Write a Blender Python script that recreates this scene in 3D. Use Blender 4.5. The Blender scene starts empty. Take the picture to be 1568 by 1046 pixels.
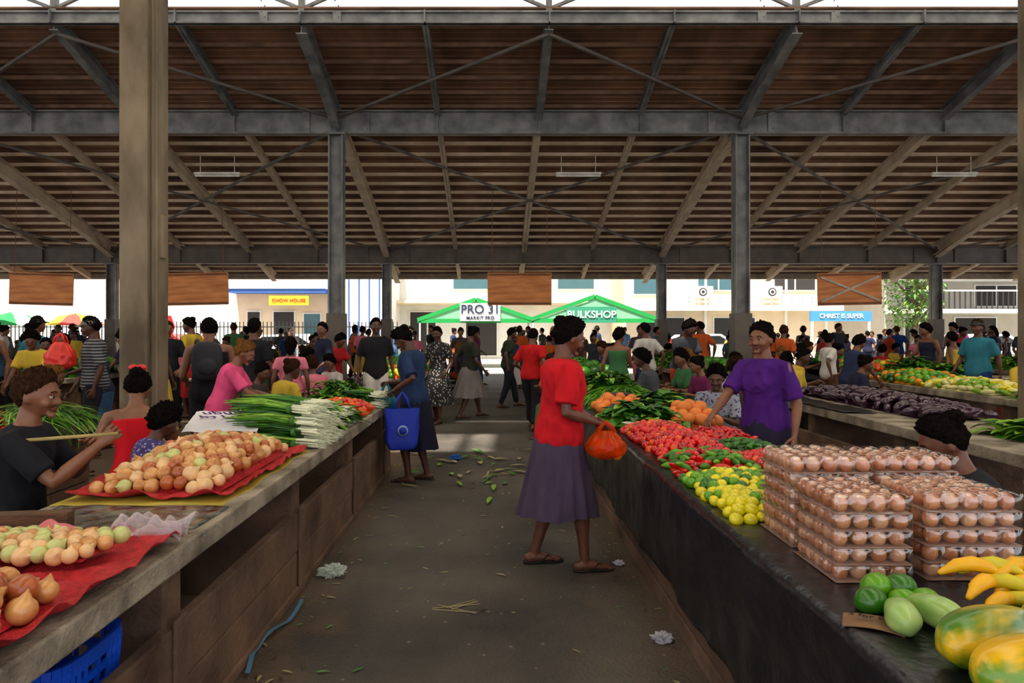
import bpy, math, random
import numpy as np
from mathutils import Vector, Matrix, noise, Euler
R=random.Random(7)
V=Vector
def lin(c):
    c=c/255.0
    return c/12.92 if c<=.04045 else ((c+.055)/1.055)**2.4
def C(r,g,b): return (lin(r),lin(g),lin(b))
# ---------------------------------------------------------------- materials
MATS={}
def mat(name,col,rough=.6,var=.2,scale=6,bump=0,bscale=40,metal=0,coat=0,col2=None,trans=0,alpha=1,emit=0,lo=.35,hi=.65,spec=.5,stretch=None,detail=4):
    if name in MATS: return MATS[name]
    m=bpy.data.materials.new(name); m.use_nodes=True
    nt=m.node_tree; N=nt.nodes; L=nt.links
    b=N['Principled BSDF']
    tc=N.new('ShaderNodeTexCoord'); src=tc.outputs['Object']
    if stretch:
        mp=N.new('ShaderNodeMapping'); mp.inputs['Scale'].default_value=stretch
        L.new(src,mp.inputs[0]); src=mp.outputs[0]
    no=N.new('ShaderNodeTexNoise'); no.inputs['Scale'].default_value=scale; no.inputs['Detail'].default_value=detail
    L.new(src,no.inputs['Vector'])
    rp=N.new('ShaderNodeValToRGB'); L.new(no.outputs['Fac'],rp.inputs[0])
    c1=tuple(max(0,x*(1-var)) for x in col); c2=col2 if col2 else tuple(min(1,x*(1+var)) for x in col)
    rp.color_ramp.elements[0].position=lo; rp.color_ramp.elements[1].position=hi
    rp.color_ramp.elements[0].color=(*c1,1); rp.color_ramp.elements[1].color=(*c2,1)
    L.new(rp.outputs[0],b.inputs['Base Color'])
    b.inputs['Roughness'].default_value=rough; b.inputs['Metallic'].default_value=metal
    b.inputs['Specular IOR Level'].default_value=spec
    b.inputs['Coat Weight'].default_value=coat; b.inputs['Coat Roughness'].default_value=.12
    if trans: b.inputs['Transmission Weight'].default_value=trans
    if alpha<1: b.inputs['Alpha'].default_value=alpha
    if emit:
        b.inputs['Emission Color'].default_value=(*col,1); b.inputs['Emission Strength'].default_value=emit
    if bump:
        n2=N.new('ShaderNodeTexNoise'); n2.inputs['Scale'].default_value=bscale; n2.inputs['Detail'].default_value=3
        L.new(src,n2.inputs['Vector'])
        bp=N.new('ShaderNodeBump'); bp.inputs['Strength'].default_value=bump; bp.inputs['Distance'].default_value=.02
        L.new(n2.outputs['Fac'],bp.inputs['Height']); L.new(bp.outputs[0],b.inputs['Normal'])
    MATS[name]=m; return m
def dots(name,base,dot,scale=22,thr=.28,rough=.8):
    m=bpy.data.materials.new(name); m.use_nodes=True; nt=m.node_tree; N=nt.nodes; L=nt.links; b=N['Principled BSDF']
    tc=N.new('ShaderNodeTexCoord'); v=N.new('ShaderNodeTexVoronoi'); v.inputs['Scale'].default_value=scale
    L.new(tc.outputs['Object'],v.inputs['Vector'])
    rp=N.new('ShaderNodeValToRGB'); rp.color_ramp.interpolation='CONSTANT'; L.new(v.outputs['Distance'],rp.inputs[0])
    rp.color_ramp.elements[0].color=(*dot,1); rp.color_ramp.elements[1].color=(*base,1); rp.color_ramp.elements[1].position=thr
    L.new(rp.outputs[0],b.inputs['Base Color']); b.inputs['Roughness'].default_value=rough; return m
def thin(name,col,fac=.25,rough=.15,k=.5,tint=.35):
    m=bpy.data.materials.new(name); m.use_nodes=True; nt=m.node_tree; N=nt.nodes; L=nt.links
    for n in list(N):
        if n.type!='OUTPUT_MATERIAL': N.remove(n)
    o=[n for n in N if n.type=='OUTPUT_MATERIAL'][0]
    t=N.new('ShaderNodeBsdfTransparent'); t.inputs[0].default_value=(*[1-(1-c)*tint for c in col],1)
    g=N.new('ShaderNodeBsdfPrincipled'); g.inputs['Base Color'].default_value=(*col,1); g.inputs['Roughness'].default_value=rough
    mx=N.new('ShaderNodeMixShader'); 
    lw=N.new('ShaderNodeLayerWeight'); lw.inputs[0].default_value=.4
    ma=N.new('ShaderNodeMath'); ma.operation='MULTIPLY_ADD'; ma.inputs[1].default_value=k; ma.inputs[2].default_value=fac
    L.new(lw.outputs['Facing'],ma.inputs[0]); L.new(ma.outputs[0],mx.inputs[0])
    L.new(t.outputs[0],mx.inputs[1]); L.new(g.outputs[0],mx.inputs[2]); L.new(mx.outputs[0],o.inputs[0]); return m
def film_mat(name):
    m=bpy.data.materials.new(name); m.use_nodes=True; nt=m.node_tree; N=nt.nodes; L=nt.links
    for n in list(N):
        if n.type!='OUTPUT_MATERIAL': N.remove(n)
    o=[n for n in N if n.type=='OUTPUT_MATERIAL'][0]
    t=N.new('ShaderNodeBsdfTransparent'); g=N.new('ShaderNodeBsdfGlossy'); g.inputs['Roughness'].default_value=.10
    mx=N.new('ShaderNodeMixShader'); lw=N.new('ShaderNodeLayerWeight'); lw.inputs[0].default_value=.35
    ma=N.new('ShaderNodeMath'); ma.operation='MULTIPLY_ADD'; ma.inputs[1].default_value=.35; ma.inputs[2].default_value=.13
    L.new(lw.outputs['Facing'],ma.inputs[0]); L.new(ma.outputs[0],mx.inputs[0]); L.new(t.outputs[0],mx.inputs[1]); L.new(g.outputs[0],mx.inputs[2]); L.new(mx.outputs[0],o.inputs[0]); return m
def translucent(name,col):
    m=bpy.data.materials.new(name); m.use_nodes=True; nt=m.node_tree; N=nt.nodes; L=nt.links
    for n in list(N):
        if n.type!='OUTPUT_MATERIAL': N.remove(n)
    o=[n for n in N if n.type=='OUTPUT_MATERIAL'][0]
    t=N.new('ShaderNodeBsdfTranslucent'); t.inputs[0].default_value=(*col,1); L.new(t.outputs[0],o.inputs[0]); return m
# ---------------------------------------------------------------- mesh builder
class MB:
    def __init__(s): s.v=[]; s.f=[]; s.m=[]
    def add(s,vs,fs,mi=0):
        o=len(s.v); s.v.extend([tuple(p) for p in vs]); s.f.extend([tuple(i+o for i in f) for f in fs]); s.m.extend([mi]*len(fs))
    def box(s,x0,x1,y0,y1,z0,z1,mi=0):
        s.add([(x0,y0,z0),(x1,y0,z0),(x1,y1,z0),(x0,y1,z0),(x0,y0,z1),(x1,y0,z1),(x1,y1,z1),(x0,y1,z1)],
              [(0,3,2,1),(4,5,6,7),(0,1,5,4),(1,2,6,5),(2,3,7,6),(3,0,4,7)],mi)
    def bar(s,p0,p1,w,h,mi=0,up=(0,0,1)):
        p0=V(p0);p1=V(p1);d=(p1-p0).normalized();u=V(up); sd=d.cross(u)
        if sd.length<1e-4: sd=V((1,0,0))
        sd.normalize(); u=sd.cross(d).normalized(); vs=[]
        for p in(p0,p1):
            for a,b in((-1,-1),(1,-1),(1,1),(-1,1)): vs.append(p+sd*a*w/2+u*b*h/2)
        s.add(vs,[(0,3,2,1),(4,5,6,7),(0,1,5,4),(1,2,6,5),(2,3,7,6),(3,0,4,7)],mi)
    def ibeam(s,p0,p1,w,h,mi=0,t=.025):
        z=V((0,0,1)); p0=V(p0);p1=V(p1); d=(p1-p0).normalized(); u=d.cross(z).normalized().cross(d)
        s.bar(p0,p1,t,h,mi); s.bar(p0+u*(h/2-t/2),p1+u*(h/2-t/2),w,t,mi); s.bar(p0-u*(h/2-t/2),p1-u*(h/2-t/2),w,t,mi)
    def loft(s,rings,mi=0,cap=(True,True)):
        n=len(rings[0]); vs=[p for r in rings for p in r]; fs=[]
        for i in range(len(rings)-1):
            for j in range(n):
                k=(j+1)%n; fs.append((i*n+j,i*n+k,(i+1)*n+k,(i+1)*n+j))
        if cap[0]: fs.append(tuple(range(n-1,-1,-1)))
        if cap[1]: fs.append(tuple((len(rings)-1)*n+j for j in range(n)))
        s.add(vs,fs,mi)
    def tube(s,pts,rads,n=10,mi=0,side=None,round_ends=False):
        pts=[V(p) for p in pts]; rads=[r if isinstance(r,tuple) else (r,r) for r in rads]
        if round_ends:
            d0=(pts[0]-pts[1]).normalized(); d1=(pts[-1]-pts[-2]).normalized()
            r0=rads[0]; r1=rads[-1]
            pts=[pts[0]+d0*max(r0)*.85,pts[0]+d0*max(r0)*.5]+pts+[pts[-1]+d1*max(r1)*.5,pts[-1]+d1*max(r1)*.85]
            rads=[(r0[0]*.4,r0[1]*.4),(r0[0]*.85,r0[1]*.85)]+rads+[(r1[0]*.85,r1[1]*.85),(r1[0]*.4,r1[1]*.4)]
        rings=[]; a=None
        for i,p in enumerate(pts):
            t=(pts[min(i+1,len(pts)-1)]-pts[max(i-1,0)])
            if t.length<1e-9: t=V((0,0,1))
            t.normalize()
            ref=V(side) if side is not None else a
            if ref is None: ref=V((1,0,0)) if abs(t.x)<.8 else V((0,1,0))
            a=ref-t*ref.dot(t)
            if a.length<1e-5: a=t.orthogonal()
            a.normalize(); b=t.cross(a); ra,rb=rads[i]
            rings.append([p+a*math.cos(2*math.pi*j/n)*ra+b*math.sin(2*math.pi*j/n)*rb for j in range(n)])
        s.loft(rings,mi)
    def ell(s,c,r,rot=None,mi=0,n=10,m=7,fn=None):
        c=V(c); r=(r,r,r) if not isinstance(r,tuple) else r; vs=[];fs=[]
        def P(th,ph):
            d=V((math.sin(th)*math.cos(ph),math.sin(th)*math.sin(ph),math.cos(th)))
            q=V((d.x*r[0],d.y*r[1],d.z*r[2]))
            if fn: q=fn(d,q)
            if rot is not None: q=rot@q
            return c+q
        vs.append(P(0,0))
        for i in range(1,m):
            for j in range(n): vs.append(P(math.pi*i/m,2*math.pi*j/n))
        vs.append(P(math.pi,0)); last=len(vs)-1
        for j in range(n):
            k=(j+1)%n; fs.append((0,1+j,1+k)); fs.append((last,1+(m-2)*n+k,1+(m-2)*n+j))
            for i in range(m-2): fs.append((1+i*n+j,1+(i+1)*n+j,1+(i+1)*n+k,1+i*n+k))
        s.add(vs,fs,mi)
    def surf(s,fn,nu,nv,mi=0):
        vs=[fn(i/nu,j/nv) for i in range(nu+1) for j in range(nv+1)]
        fs=[(i*(nv+1)+j,(i+1)*(nv+1)+j,(i+1)*(nv+1)+j+1,i*(nv+1)+j+1) for i in range(nu) for j in range(nv)]
        s.add(vs,fs,mi)
    def leaf(s,base,d,L,W,droop=.3,mi=0,seg=5,fold=.3):
        base=V(base); d=V(d).normalized(); sd=d.cross(V((0,0,1)))
        if sd.length<1e-3: sd=V((1,0,0))
        sd.normalize(); up=sd.cross(d); vs=[]
        for i in range(seg+1):
            t=i/seg; p=base+d*L*t-V((0,0,1))*droop*L*t*t; w=W*.5*(math.sin(math.pi*min(.97,t*.9+.08))**.7)
            vs+= [p-sd*w+up*w*fold,p,p+sd*w+up*w*fold]
        fs=[]
        for i in range(seg):
            a=i*3; fs+=[(a,a+1,a+4,a+3),(a+1,a+2,a+5,a+4)]
        s.add(vs,fs,mi)
    def mesh(s,name):
        me=bpy.data.meshes.new(name); me.from_pydata(s.v,[],s.f); me.polygons.foreach_set('material_index',s.m); me.update(); return me
    def obj(s,name,mats,smooth=False,recenter=True,solid=0,bevel=0):
        if recenter and s.v:
            a=np.array(s.v); c=((a[:,0].min()+a[:,0].max())/2,(a[:,1].min()+a[:,1].max())/2,a[:,2].min())
            s.v=[tuple(x) for x in (a-np.array(c))]
        else: c=(0,0,0)
        me=s.mesh(name)
        for m in mats: me.materials.append(m)
        if smooth: me.polygons.foreach_set('use_smooth',[True]*len(me.polygons))
        ob=bpy.data.objects.new(name,me); ob.location=c; bpy.context.scene.collection.objects.link(ob)
        if bevel:
            md=ob.modifiers.new('bevel','BEVEL'); md.width=bevel; md.segments=2; md.limit_method='ANGLE'
        if solid:
            md=ob.modifiers.new('solid','SOLIDIFY'); md.thickness=solid
        return ob
def remesh(mb,voxel,it=2,disp=0,dscale=7):
    me=mb.mesh('tmp'); ob=bpy.data.objects.new('tmp',me); bpy.context.scene.collection.objects.link(ob)
    r=ob.modifiers.new('R','REMESH'); r.mode='VOXEL'; r.voxel_size=voxel
    if it:
        sm=ob.modifiers.new('S','SMOOTH'); sm.factor=.5; sm.iterations=it
    dg=bpy.context.evaluated_depsgraph_get(); m2=bpy.data.meshes.new_from_object(ob.evaluated_get(dg))
    vs=[v.co.copy() for v in m2.vertices]
    if disp:
        for i,v in enumerate(m2.vertices):
            if v.normal.z<-.45: continue
            q=V((v.co.x*dscale,v.co.y*dscale,v.co.z*dscale*.55))
            n1=noise.noise(q); n2=.5-abs(noise.noise(q*1.9+V((3,1,2))))*2.4
            nn=V((v.normal.x,v.normal.y,v.normal.z*.3))
            vs[i]=v.co+nn*(n1*disp*.8+n2*disp*.6)
    fs=[tuple(p.vertices) for p in m2.polygons]
    bpy.data.objects.remove(ob); bpy.data.meshes.remove(me); bpy.data.meshes.remove(m2)
    return vs,fs
# ---------------------------------------------------------------- people
TR=[(-.10,.085,.07,.075),(-.04,.15,.10,.115),(.02,.165,.10,.122),(.08,.157,.095,.108),(.15,.132,.088,.088),(.22,.124,.088,.084),
    (.29,.135,.097,.09),(.36,.15,.10,.10),(.42,.155,.088,.10),(.465,.140,.07,.085),(.492,.095,.052,.066),(.515,.060,.046,.058),(.555,.048,.045,.052),(.60,.046,.044,.05)]
def ik(A,T,l1,l2,pole):
    A=V(A);T=V(T);d=T-A; L=d.length; mx=l1+l2-.004
    if L>mx: T=A+d*(mx/L); L=mx
    if L<.12: L=.12
    d=(T-A).normalized(); a=(l1*l1-l2*l2+L*L)/(2*L); h=math.sqrt(max(0,l1*l1-a*a)); p=V(pole); p=p-d*p.dot(d); p.normalize()
    return A+d*a+p*h,T
def person(name,voxel=.016,lean=0,pelvis=(0,0,.84),feet=((-.10,0,0),(.10,0,0)),hands=((-.25,.03,.80),(.25,.03,.80)),poles=None,
           footyaw=(0,0),head=(0,0),sleeve=.6,top='shirt',hem=-.03,infl=.014,bottom='skirt',blen=.35,female=True,bulk=1.0,hair='short',curl=(.5,.5),shoe=True,fold=0,kneepole=(0,1,.1),child=1.0,flare=.24,hairscale=1.0):
    P0=V(pelvis); steps={}
    def frame(sv):
        y=z=0; n=24; a=0
        for i in range(n):
            x=sv*(i+.5)/n; a=lean*max(0,min(1,(x+.02)/.22)); y+=math.sin(a)*sv/n; z+=math.cos(a)*sv/n
        a=lean*max(0,min(1,(sv+.02)/.22)); return V((0,y,z)),a
    def pt(x,f,sv):
        if sv not in steps: steps[sv]=frame(sv)
        o,a=steps[sv]; return P0+o+V((x*1,f*math.cos(a),-f*math.sin(a)))
    def rings(lo,hi,inf,extra=None):
        rr=[]
        for (sv,w,f,b) in TR:
            if sv<lo or sv>hi: continue
            w=w*bulk; f*=bulk; b*=bulk
            rr.append((sv,w+inf,f+inf,b+inf))
        if extra: rr=extra(rr)
        out=[]
        for (sv,w,f,b) in rr:
            r=[]
            for j in range(20):
                a=2*math.pi*j/20; cx=math.copysign(abs(math.cos(a))**.85,math.cos(a)); sy=math.copysign(abs(math.sin(a))**.9,math.sin(a))
                r.append(pt(w*cx,(f if sy>0 else b)*sy,sv))
            out.append(r)
        return out
    B=MB(); B.loft(rings(-1,1,0))
    if female:
        for sx in(-1,1): B.ell(pt(sx*.062,.07*bulk,.325),(.055,.05,.055))
    # head frame
    hy,hp=head; Rh=(Matrix.Rotation(hy,3,'Z')@Matrix.Rotation(-hp,3,'X'))
    nb=pt(0,0,.56); hc=nb+Rh@V((0,.018,.088)); hs=1.0/child**.5
    def H(x,y,z): return hc+Rh@V((x*hs,y*hs,z*hs))
    B.tube([pt(0,-.008,.50),nb,H(0,-.01,-.05)],[.05,.047,.05])
    def skull(d,q):
        t=max(0,-d.z); x,y,z=q
        x*=1-.34*t*t-.12*t; 
        if y<0: y*=1-.45*t
        else: y*=1-.10*t
        if d.z>0 and y>0: y*=1-.06*d.z
        return V((x,y,z))*hs
    B.ell(hc,(.073,.092,.108),rot=Rh,n=24,m=18,fn=skull)
    B.tube([H(0,.086,.012),H(0,.098,-.012),H(0,.102,-.026)],[.008*hs,.010*hs,.013*hs],n=8,round_ends=True)
    for sx in(-1,1):
        B.ell(H(sx*.013,.092,-.028),.011*hs); B.ell(H(sx*.075,-.008,-.008),(.010*hs,.02*hs,.031*hs),rot=Rh)
        B.ell(H(sx*.042,.064,-.028),(.022*hs,.02*hs,.022*hs),rot=Rh)
        B.tube([H(sx*.012,.087,.024),H(sx*.045,.077,.024)],[.009*hs,.008*hs],n=8,round_ends=True)
    B.ell(H(0,.074,-.086),(.026*hs,.019*hs,.018*hs),rot=Rh)
    F=MB(); legs=[];arms=[]
    for i,sx in enumerate((-1,1)):
        hip=P0+V((sx*.088*bulk,0,-.02)); ft=V(feet[i]); fy=footyaw[i]; ank=ft+V((0,0,.07))
        kn,ank=ik(hip,ank,.385,.378,kneepole if not isinstance(kneepole[0],tuple) else kneepole[i]); ft=ank-V((0,0,.07)); legs.append((hip,kn,ank))
        q=bulk**.7
        B.tube([hip+V((0,0,.03)),hip.lerp(kn,.3),hip.lerp(kn,.7),kn,kn.lerp(ank,.28),kn.lerp(ank,.65),ank],[.088*q,.083*q,.062*q,.050*q,.053*q,.037*q,.031],n=12,round_ends=True)
        fd=V((-math.sin(fy),math.cos(fy),0)); fs_=V((fd.y,-fd.x,0))
        B.tube([ft-fd*.045+V((0,0,.034)),ft+fd*.03+V((0,0,.038)),ft+fd*.10+V((0,0,.027)),ft+fd*.15+V((0,0,.02))],[(.03,.03),(.034,.035),(.043,.022),(.036,.014)],side=fs_,n=12,round_ends=True)
        for k in range(5): 
            b0=ft+fs_*((k-2)*.0155*-sx)+fd*(.155-abs(k)*.006)+V((0,0,.016)); F.tube([b0,b0+fd*.022],[.009-.0006*k,.008-.0006*k],n=7,round_ends=True)
        sh=pt(sx*.165*bulk**.8,-.005,.445); 
        pol=V(poles[i]) if poles else V((sx*.35,-1,-.2)); el,wr=ik(sh,hands[i],.272,.238,pol); arms.append((sh,el,wr))
        B.tube([pt(sx*.11,0,.455),sh,sh.lerp(el,.35),sh.lerp(el,.8),el,el.lerp(wr,.28),el.lerp(wr,.7),wr],[.046*q,.05*q,.044*q,.037*q,.034*q,.036*q,.027*q,.021],n=12,round_ends=True)
        d=(wr-el).normalized(); n_=V((-sx,0,0)) if abs(d.z)>.6 else V((-sx*.25,0,-1)); n_=(n_-d*n_.dot(d)).normalized(); b=d.cross(n_)
        sg=1 if sx>0 else -1
        B.tube([wr-d*.01,wr+d*.035,wr+d*.082],[(.021,.018),(.034,.015),(.037,.011)],side=b,n=10,round_ends=False)
        cu=curl[i]
        for k,(off,ln) in enumerate(((.028,.066),(.0095,.075),(-.0095,.070),(-.028,.055))):
            p=wr+d*.072+b*off*sg; pts=[p]; ang=cu*.35
            for kk in range(3):
                dd=d*math.cos(ang)+n_*math.sin(ang)+b*off*sg*2.0; pts.append(pts[-1]+dd*ln*(.42,.33,.27)[kk]); ang+=cu*1.0
            F.tube(pts,[.0095,.0088,.008,.0062],n=7,round_ends=True)
        p=wr+d*.02+b*sg*.022; dd=(d*.65+b*sg*.65+n_*(.2+.3*cu)).normalized(); p2=p+dd*.038; p3=p2+(dd*.6+d*.5+n_*cu*.5).normalized()*.034
        F.tube([p,p2,p3],[.012,.010,.0075],n=7,round_ends=True)
    out=MB(); vs,fs=remesh(B,voxel,3); out.add(vs,fs,0); out.add(F.v,F.f,0)
    # clothes
    vx=max(voxel,.010)
    S=MB()
    if top!='none':
        ne={'shirt':.505,'tank':.465}[top]
        hm=hem
        def ex(rr):
            if rr[0][0]>hm+.005: 
                r0=rr[0]; rr=[(hm,r0[1]+.006,r0[2]+.006,r0[3]+.006)]+rr
            if top=='shirt': rr.append((.507,.075,.058,.068))
            return rr
        S.loft(rings(hm,ne-.005,infl,ex))
        if female: S.ell(pt(0,.062*bulk,.325),(.125*bulk+infl*.5,.062+infl*.7,.075+infl),n=20,m=12)
        for i,sx in enumerate((-1,1)):
            sh,el,wr=arms[i]; q=bulk**.7
            if top=='tank': S.tube([pt(sx*.085,.045,.44),pt(sx*.085,0,.492),pt(sx*.085,-.06,.44)],[(.022,.014)]*3,side=(1,0,0)); continue
            a0=pt(sx*.09,0,.45); 
            if sleeve<=1: e=sh.lerp(el,sleeve); S.tube([a0,sh,sh.lerp(e,.5),e],[.050*q+infl*.25,.053*q+infl*.3,.050*q+infl*.45,.047*q+infl*.75],n=16)
            else: e=el.lerp(wr,sleeve-1); S.tube([a0,sh,sh.lerp(el,.5),el,e],[.05*q+infl*.5,.055*q+infl*.5,.048*q+infl*.7,.042*q+infl*.7,.032+infl*.8],n=14)
        vs,fs=remesh(S,vx,4 if voxel<.0125 else 2,disp=fold); out.add(vs,fs,1)
    mi=2
    if bottom in('trousers','shorts'):
        T=MB(); T.loft(rings(-.11,.12,.010 if top!='none' else .012)); fr=1.93 if bottom=='trousers' else .98
        for hip,kn,ank in legs:
            q=bulk**.7
            if fr>1: T.tube([hip+V((0,0,.03)),hip.lerp(kn,.4),kn,kn.lerp(ank,.4),kn.lerp(ank,fr-1)],[.10*q,.09*q,.068*q,.062*q,.055*q],n=14)
            else: T.tube([hip+V((0,0,.03)),hip.lerp(kn,.4),hip.lerp(kn,fr)],[.102*q,.095*q,.082*q],n=14)
        vs,fs=remesh(T,vx,2,disp=fold); out.add(vs,fs,mi)
    elif bottom=='skirt':
        fc=(legs[0][2]+legs[1][2])/2; zt=P0.z+.10; rr=[];nr=12;ns=72
        for i in range(nr+1):
            t=i/nr; z=zt+(blen-zt)*t; k=max(0,min(1,(P0.z-z)/(P0.z-.07))); c=V((P0.x,P0.y,0)).lerp(V((fc.x,fc.y,0)),k)
            w0=.142+.035*min(1,t*5); w=w0*bulk+(flare-.175)*t; dd=(.108+.02*min(1,t*5))*bulk+(flare-.15)*t+.25*abs(legs[0][2].y-legs[1][2].y)*t; r=[]
            for j in range(ns):
                a=2*math.pi*j/ns; pl=1+.07*t*math.sin(a*14+math.sin(a*3)*1.5)
                r.append((c.x+w*math.cos(a)*pl,c.y+dd*math.sin(a)*pl-.008,z+.008*math.sin(a*5)*t))
            rr.append(r)
        out.loft(rr,mi,cap=(True,False))
    # eyes mouth hair
    for sx in(-1,1):
        out.ell(H(sx*.031,.0775,.004),(.0135*hs,.011*hs,.0085*hs),rot=Rh,mi=4,n=12,m=8)
        out.ell(H(sx*.031,.0865,.004),(.0065*hs,.004*hs,.0068*hs),rot=Rh,mi=5,n=8,m=6)
        out.tube([H(sx*.016,.0865,.010),H(sx*.031,.0905,.0125),H(sx*.046,.081,.009)],[.0032*hs]*3,n=6,mi=0)
        out.tube([H(sx*.017,.092,.026),H(sx*.033,.0905,.031),H(sx*.048,.081,.026)],[.0030*hs]*3,n=6,mi=3)
    out.tube([H(-.026,.078,-.055),H(-.012,.088,-.051),H(0,.091,-.053),H(.012,.088,-.051),H(.026,.078,-.055)],[.003*hs,.0060*hs,.0055*hs,.0060*hs,.003*hs],n=8,mi=6)
    out.tube([H(-.024,.077,-.057),H(0,.088,-.063),H(.024,.077,-.057)],[.003*hs,.0072*hs,.003*hs],n=8,mi=6)
    ns=V((R.random()*9,R.random()*9,0))
    th={'short':.012,'afro':.034,'bun':.018,'long':.020,'cap':.014}[hair]*hairscale
    def hf(d,q):
        q=skull(d,q); cov=d.z-d.y*.86+.05*noise.noise(d*5+ns)
        k=(cov+.03)*4.2; k0=k; k=max(0,min(1,k))**.7
        g=.003+th*k*(1 if d.z>-.2 else .7)
        g*=(1+.7*noise.noise(d*7+ns)+.5*noise.noise(d*18+ns)+.3*noise.noise(d*35))
        if k0<=0: return q*(1+.002/.09)-V((d.x,d.y,d.z))*.014
        return q*(1+g/.09)
    big=voxel<.0125
    out.ell(hc+Rh@V((0,-.003,.004)),(.073,.092,.108),rot=Rh,n=72 if big else 36,m=50 if big else 24,fn=hf,mi=3)
    def rough(d,q): return q*(1+.25*noise.noise(d*5+ns)+.2*noise.noise(d*13))
    if hair=='bun': out.ell(H(0,-.088,.080),(.046,.048,.042),rot=Rh,n=30,m=20,fn=rough,mi=3)
    if hair=='long': out.ell(H(0,-.09,-.04),(.06,.045,.08),rot=Rh,n=20,m=14,fn=rough,mi=3)
    if hair=='cap':
        out.surf(lambda u,v:tuple(H((u-.5)*.13,.07+.085*v*(1-(2*u-1)**2*.5),.062-.02*v-.06*(u-.5)**2*4*.3)),8,4,5)
        out.ell(H(0,-.002,.03),(.083*hs,.10*hs,.088*hs),rot=Rh,n=20,m=12,mi=5,fn=lambda d,q: V((q.x,q.y,max(q.z,0.0))))
    if shoe:
        for i in range(2):
            ft=legs[i][2]-V((0,0,.07)); fy=footyaw[i]; fd=V((-math.sin(fy),math.cos(fy),0)); sd=V((fd.y,-fd.x,0))
            out.tube([ft-fd*.075+V((0,0,.008)),ft-fd*.03+V((0,0,.008)),ft+fd*.05+V((0,0,.008)),ft+fd*.13+V((0,0,.008)),ft+fd*.19+V((0,0,.008))],[(.02,.007),(.037,.008),(.038,.008),(.05,.008),(.028,.007)],side=sd,n=14,mi=5)
            for sg in(-1,1): out.tube([ft+fd*.135+V((0,0,.03)),ft+fd*.08+sd*sg*.03+V((0,0,.052)),ft+fd*.03+sd*sg*.042+V((0,0,.012))],[.005]*3,n=6,mi=5)
    out.v=[(p[0]*child,p[1]*child,p[2]*child) for p in out.v]
    me=out.mesh(name); me.polygons.foreach_set('use_smooth',[True]*len(me.polygons))
    info=dict(arms=[[a*child for a in x] for x in arms],hc=hc*child,top=H(0,-.07,.10)*child,back=pt(0,-.10*bulk-infl-.01,.34)*child)
    return me,info
skins=[mat('skin_a',C(104,62,44),.45,.12,9),mat('skin_b',C(84,50,37),.45,.12,9),mat('skin_c',C(126,80,56),.45,.12,9)]
hairs=[mat('hair_black',C(20,15,13),1,.5,60,bump=1,bscale=120,spec=.08),mat('hair_brown',C(58,36,21),1,.5,60,bump=1,bscale=120,spec=.08),mat('hair_sunbleached',C(130,88,44),1,.45,50,bump=1,bscale=120,spec=.08)]
eyew=mat('eye_white',C(190,178,168),.25,.03); dark=mat('dark_rubber',C(24,22,24),.6); lip=mat('lips',C(110,56,50),.4)
CL={}
def cloth(r,g,b):
    k=(r,g,b)
    if k not in CL: CL[k]=mat('cloth_%d_%d_%d'%k,C(*k),.9,.14,9,bump=.4,bscale=14,stretch=(1,1,.45),spec=.2)
    return CL[k]
def place(name,me,loc,yaw,topm,botm,skin=0,hair=0,scale=1.0,shoe=None):
    while len(me.materials)<7: me.materials.append(None)
    ob=bpy.data.objects.new(name,me); bpy.context.scene.collection.objects.link(ob)
    for i,m in enumerate((skins[skin],topm,botm,hairs[hair],eyew,shoe or dark,lip)):
        ob.material_slots[i].link='OBJECT'; ob.material_slots[i].material=m
    ob.location=loc; ob.rotation_euler=(0,0,math.radians(yaw)); ob.scale=(scale,)*3; return ob
def wpt(ob,p): return Matrix.Translation(ob.location)@Matrix.Rotation(ob.rotation_euler[2],4,'Z')@Matrix.Scale(ob.scale[0],4)@p
def hw(ob,info,i,k=2): return wpt(ob,info['arms'][i][k])
def stool(x,y,top,yaw=0,col=(60,80,120),name='plastic_crate'):
    b=MB(); w=.19
    for z in (0,.33,.66,.93): b.box(-w,w,-w,-w+.015,z*top,z*top+.05*1,0);b.box(-w,w,w-.015,w,z*top,z*top+.05,0);b.box(-w,-w+.015,-w,w,z*top,z*top+.05,0);b.box(w-.015,w,-w,w,z*top,z*top+.05,0)
    for i in range(5):
        t=-w+.01+i*(2*w-.02)/4
        for s in(-w+.008,w-.008): b.bar((t,s,0),(t,s,top),.02,.012);b.bar((s,t,0),(s,t,top),.02,.012)
    b.box(-w,w,-w,w,top-.02,top,0)
    o=b.obj(name,[mat('crate_%d_%d_%d'%col,C(*col),.5)]); o.location=(x,y,0); o.rotation_euler[2]=math.radians(yaw)
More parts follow.
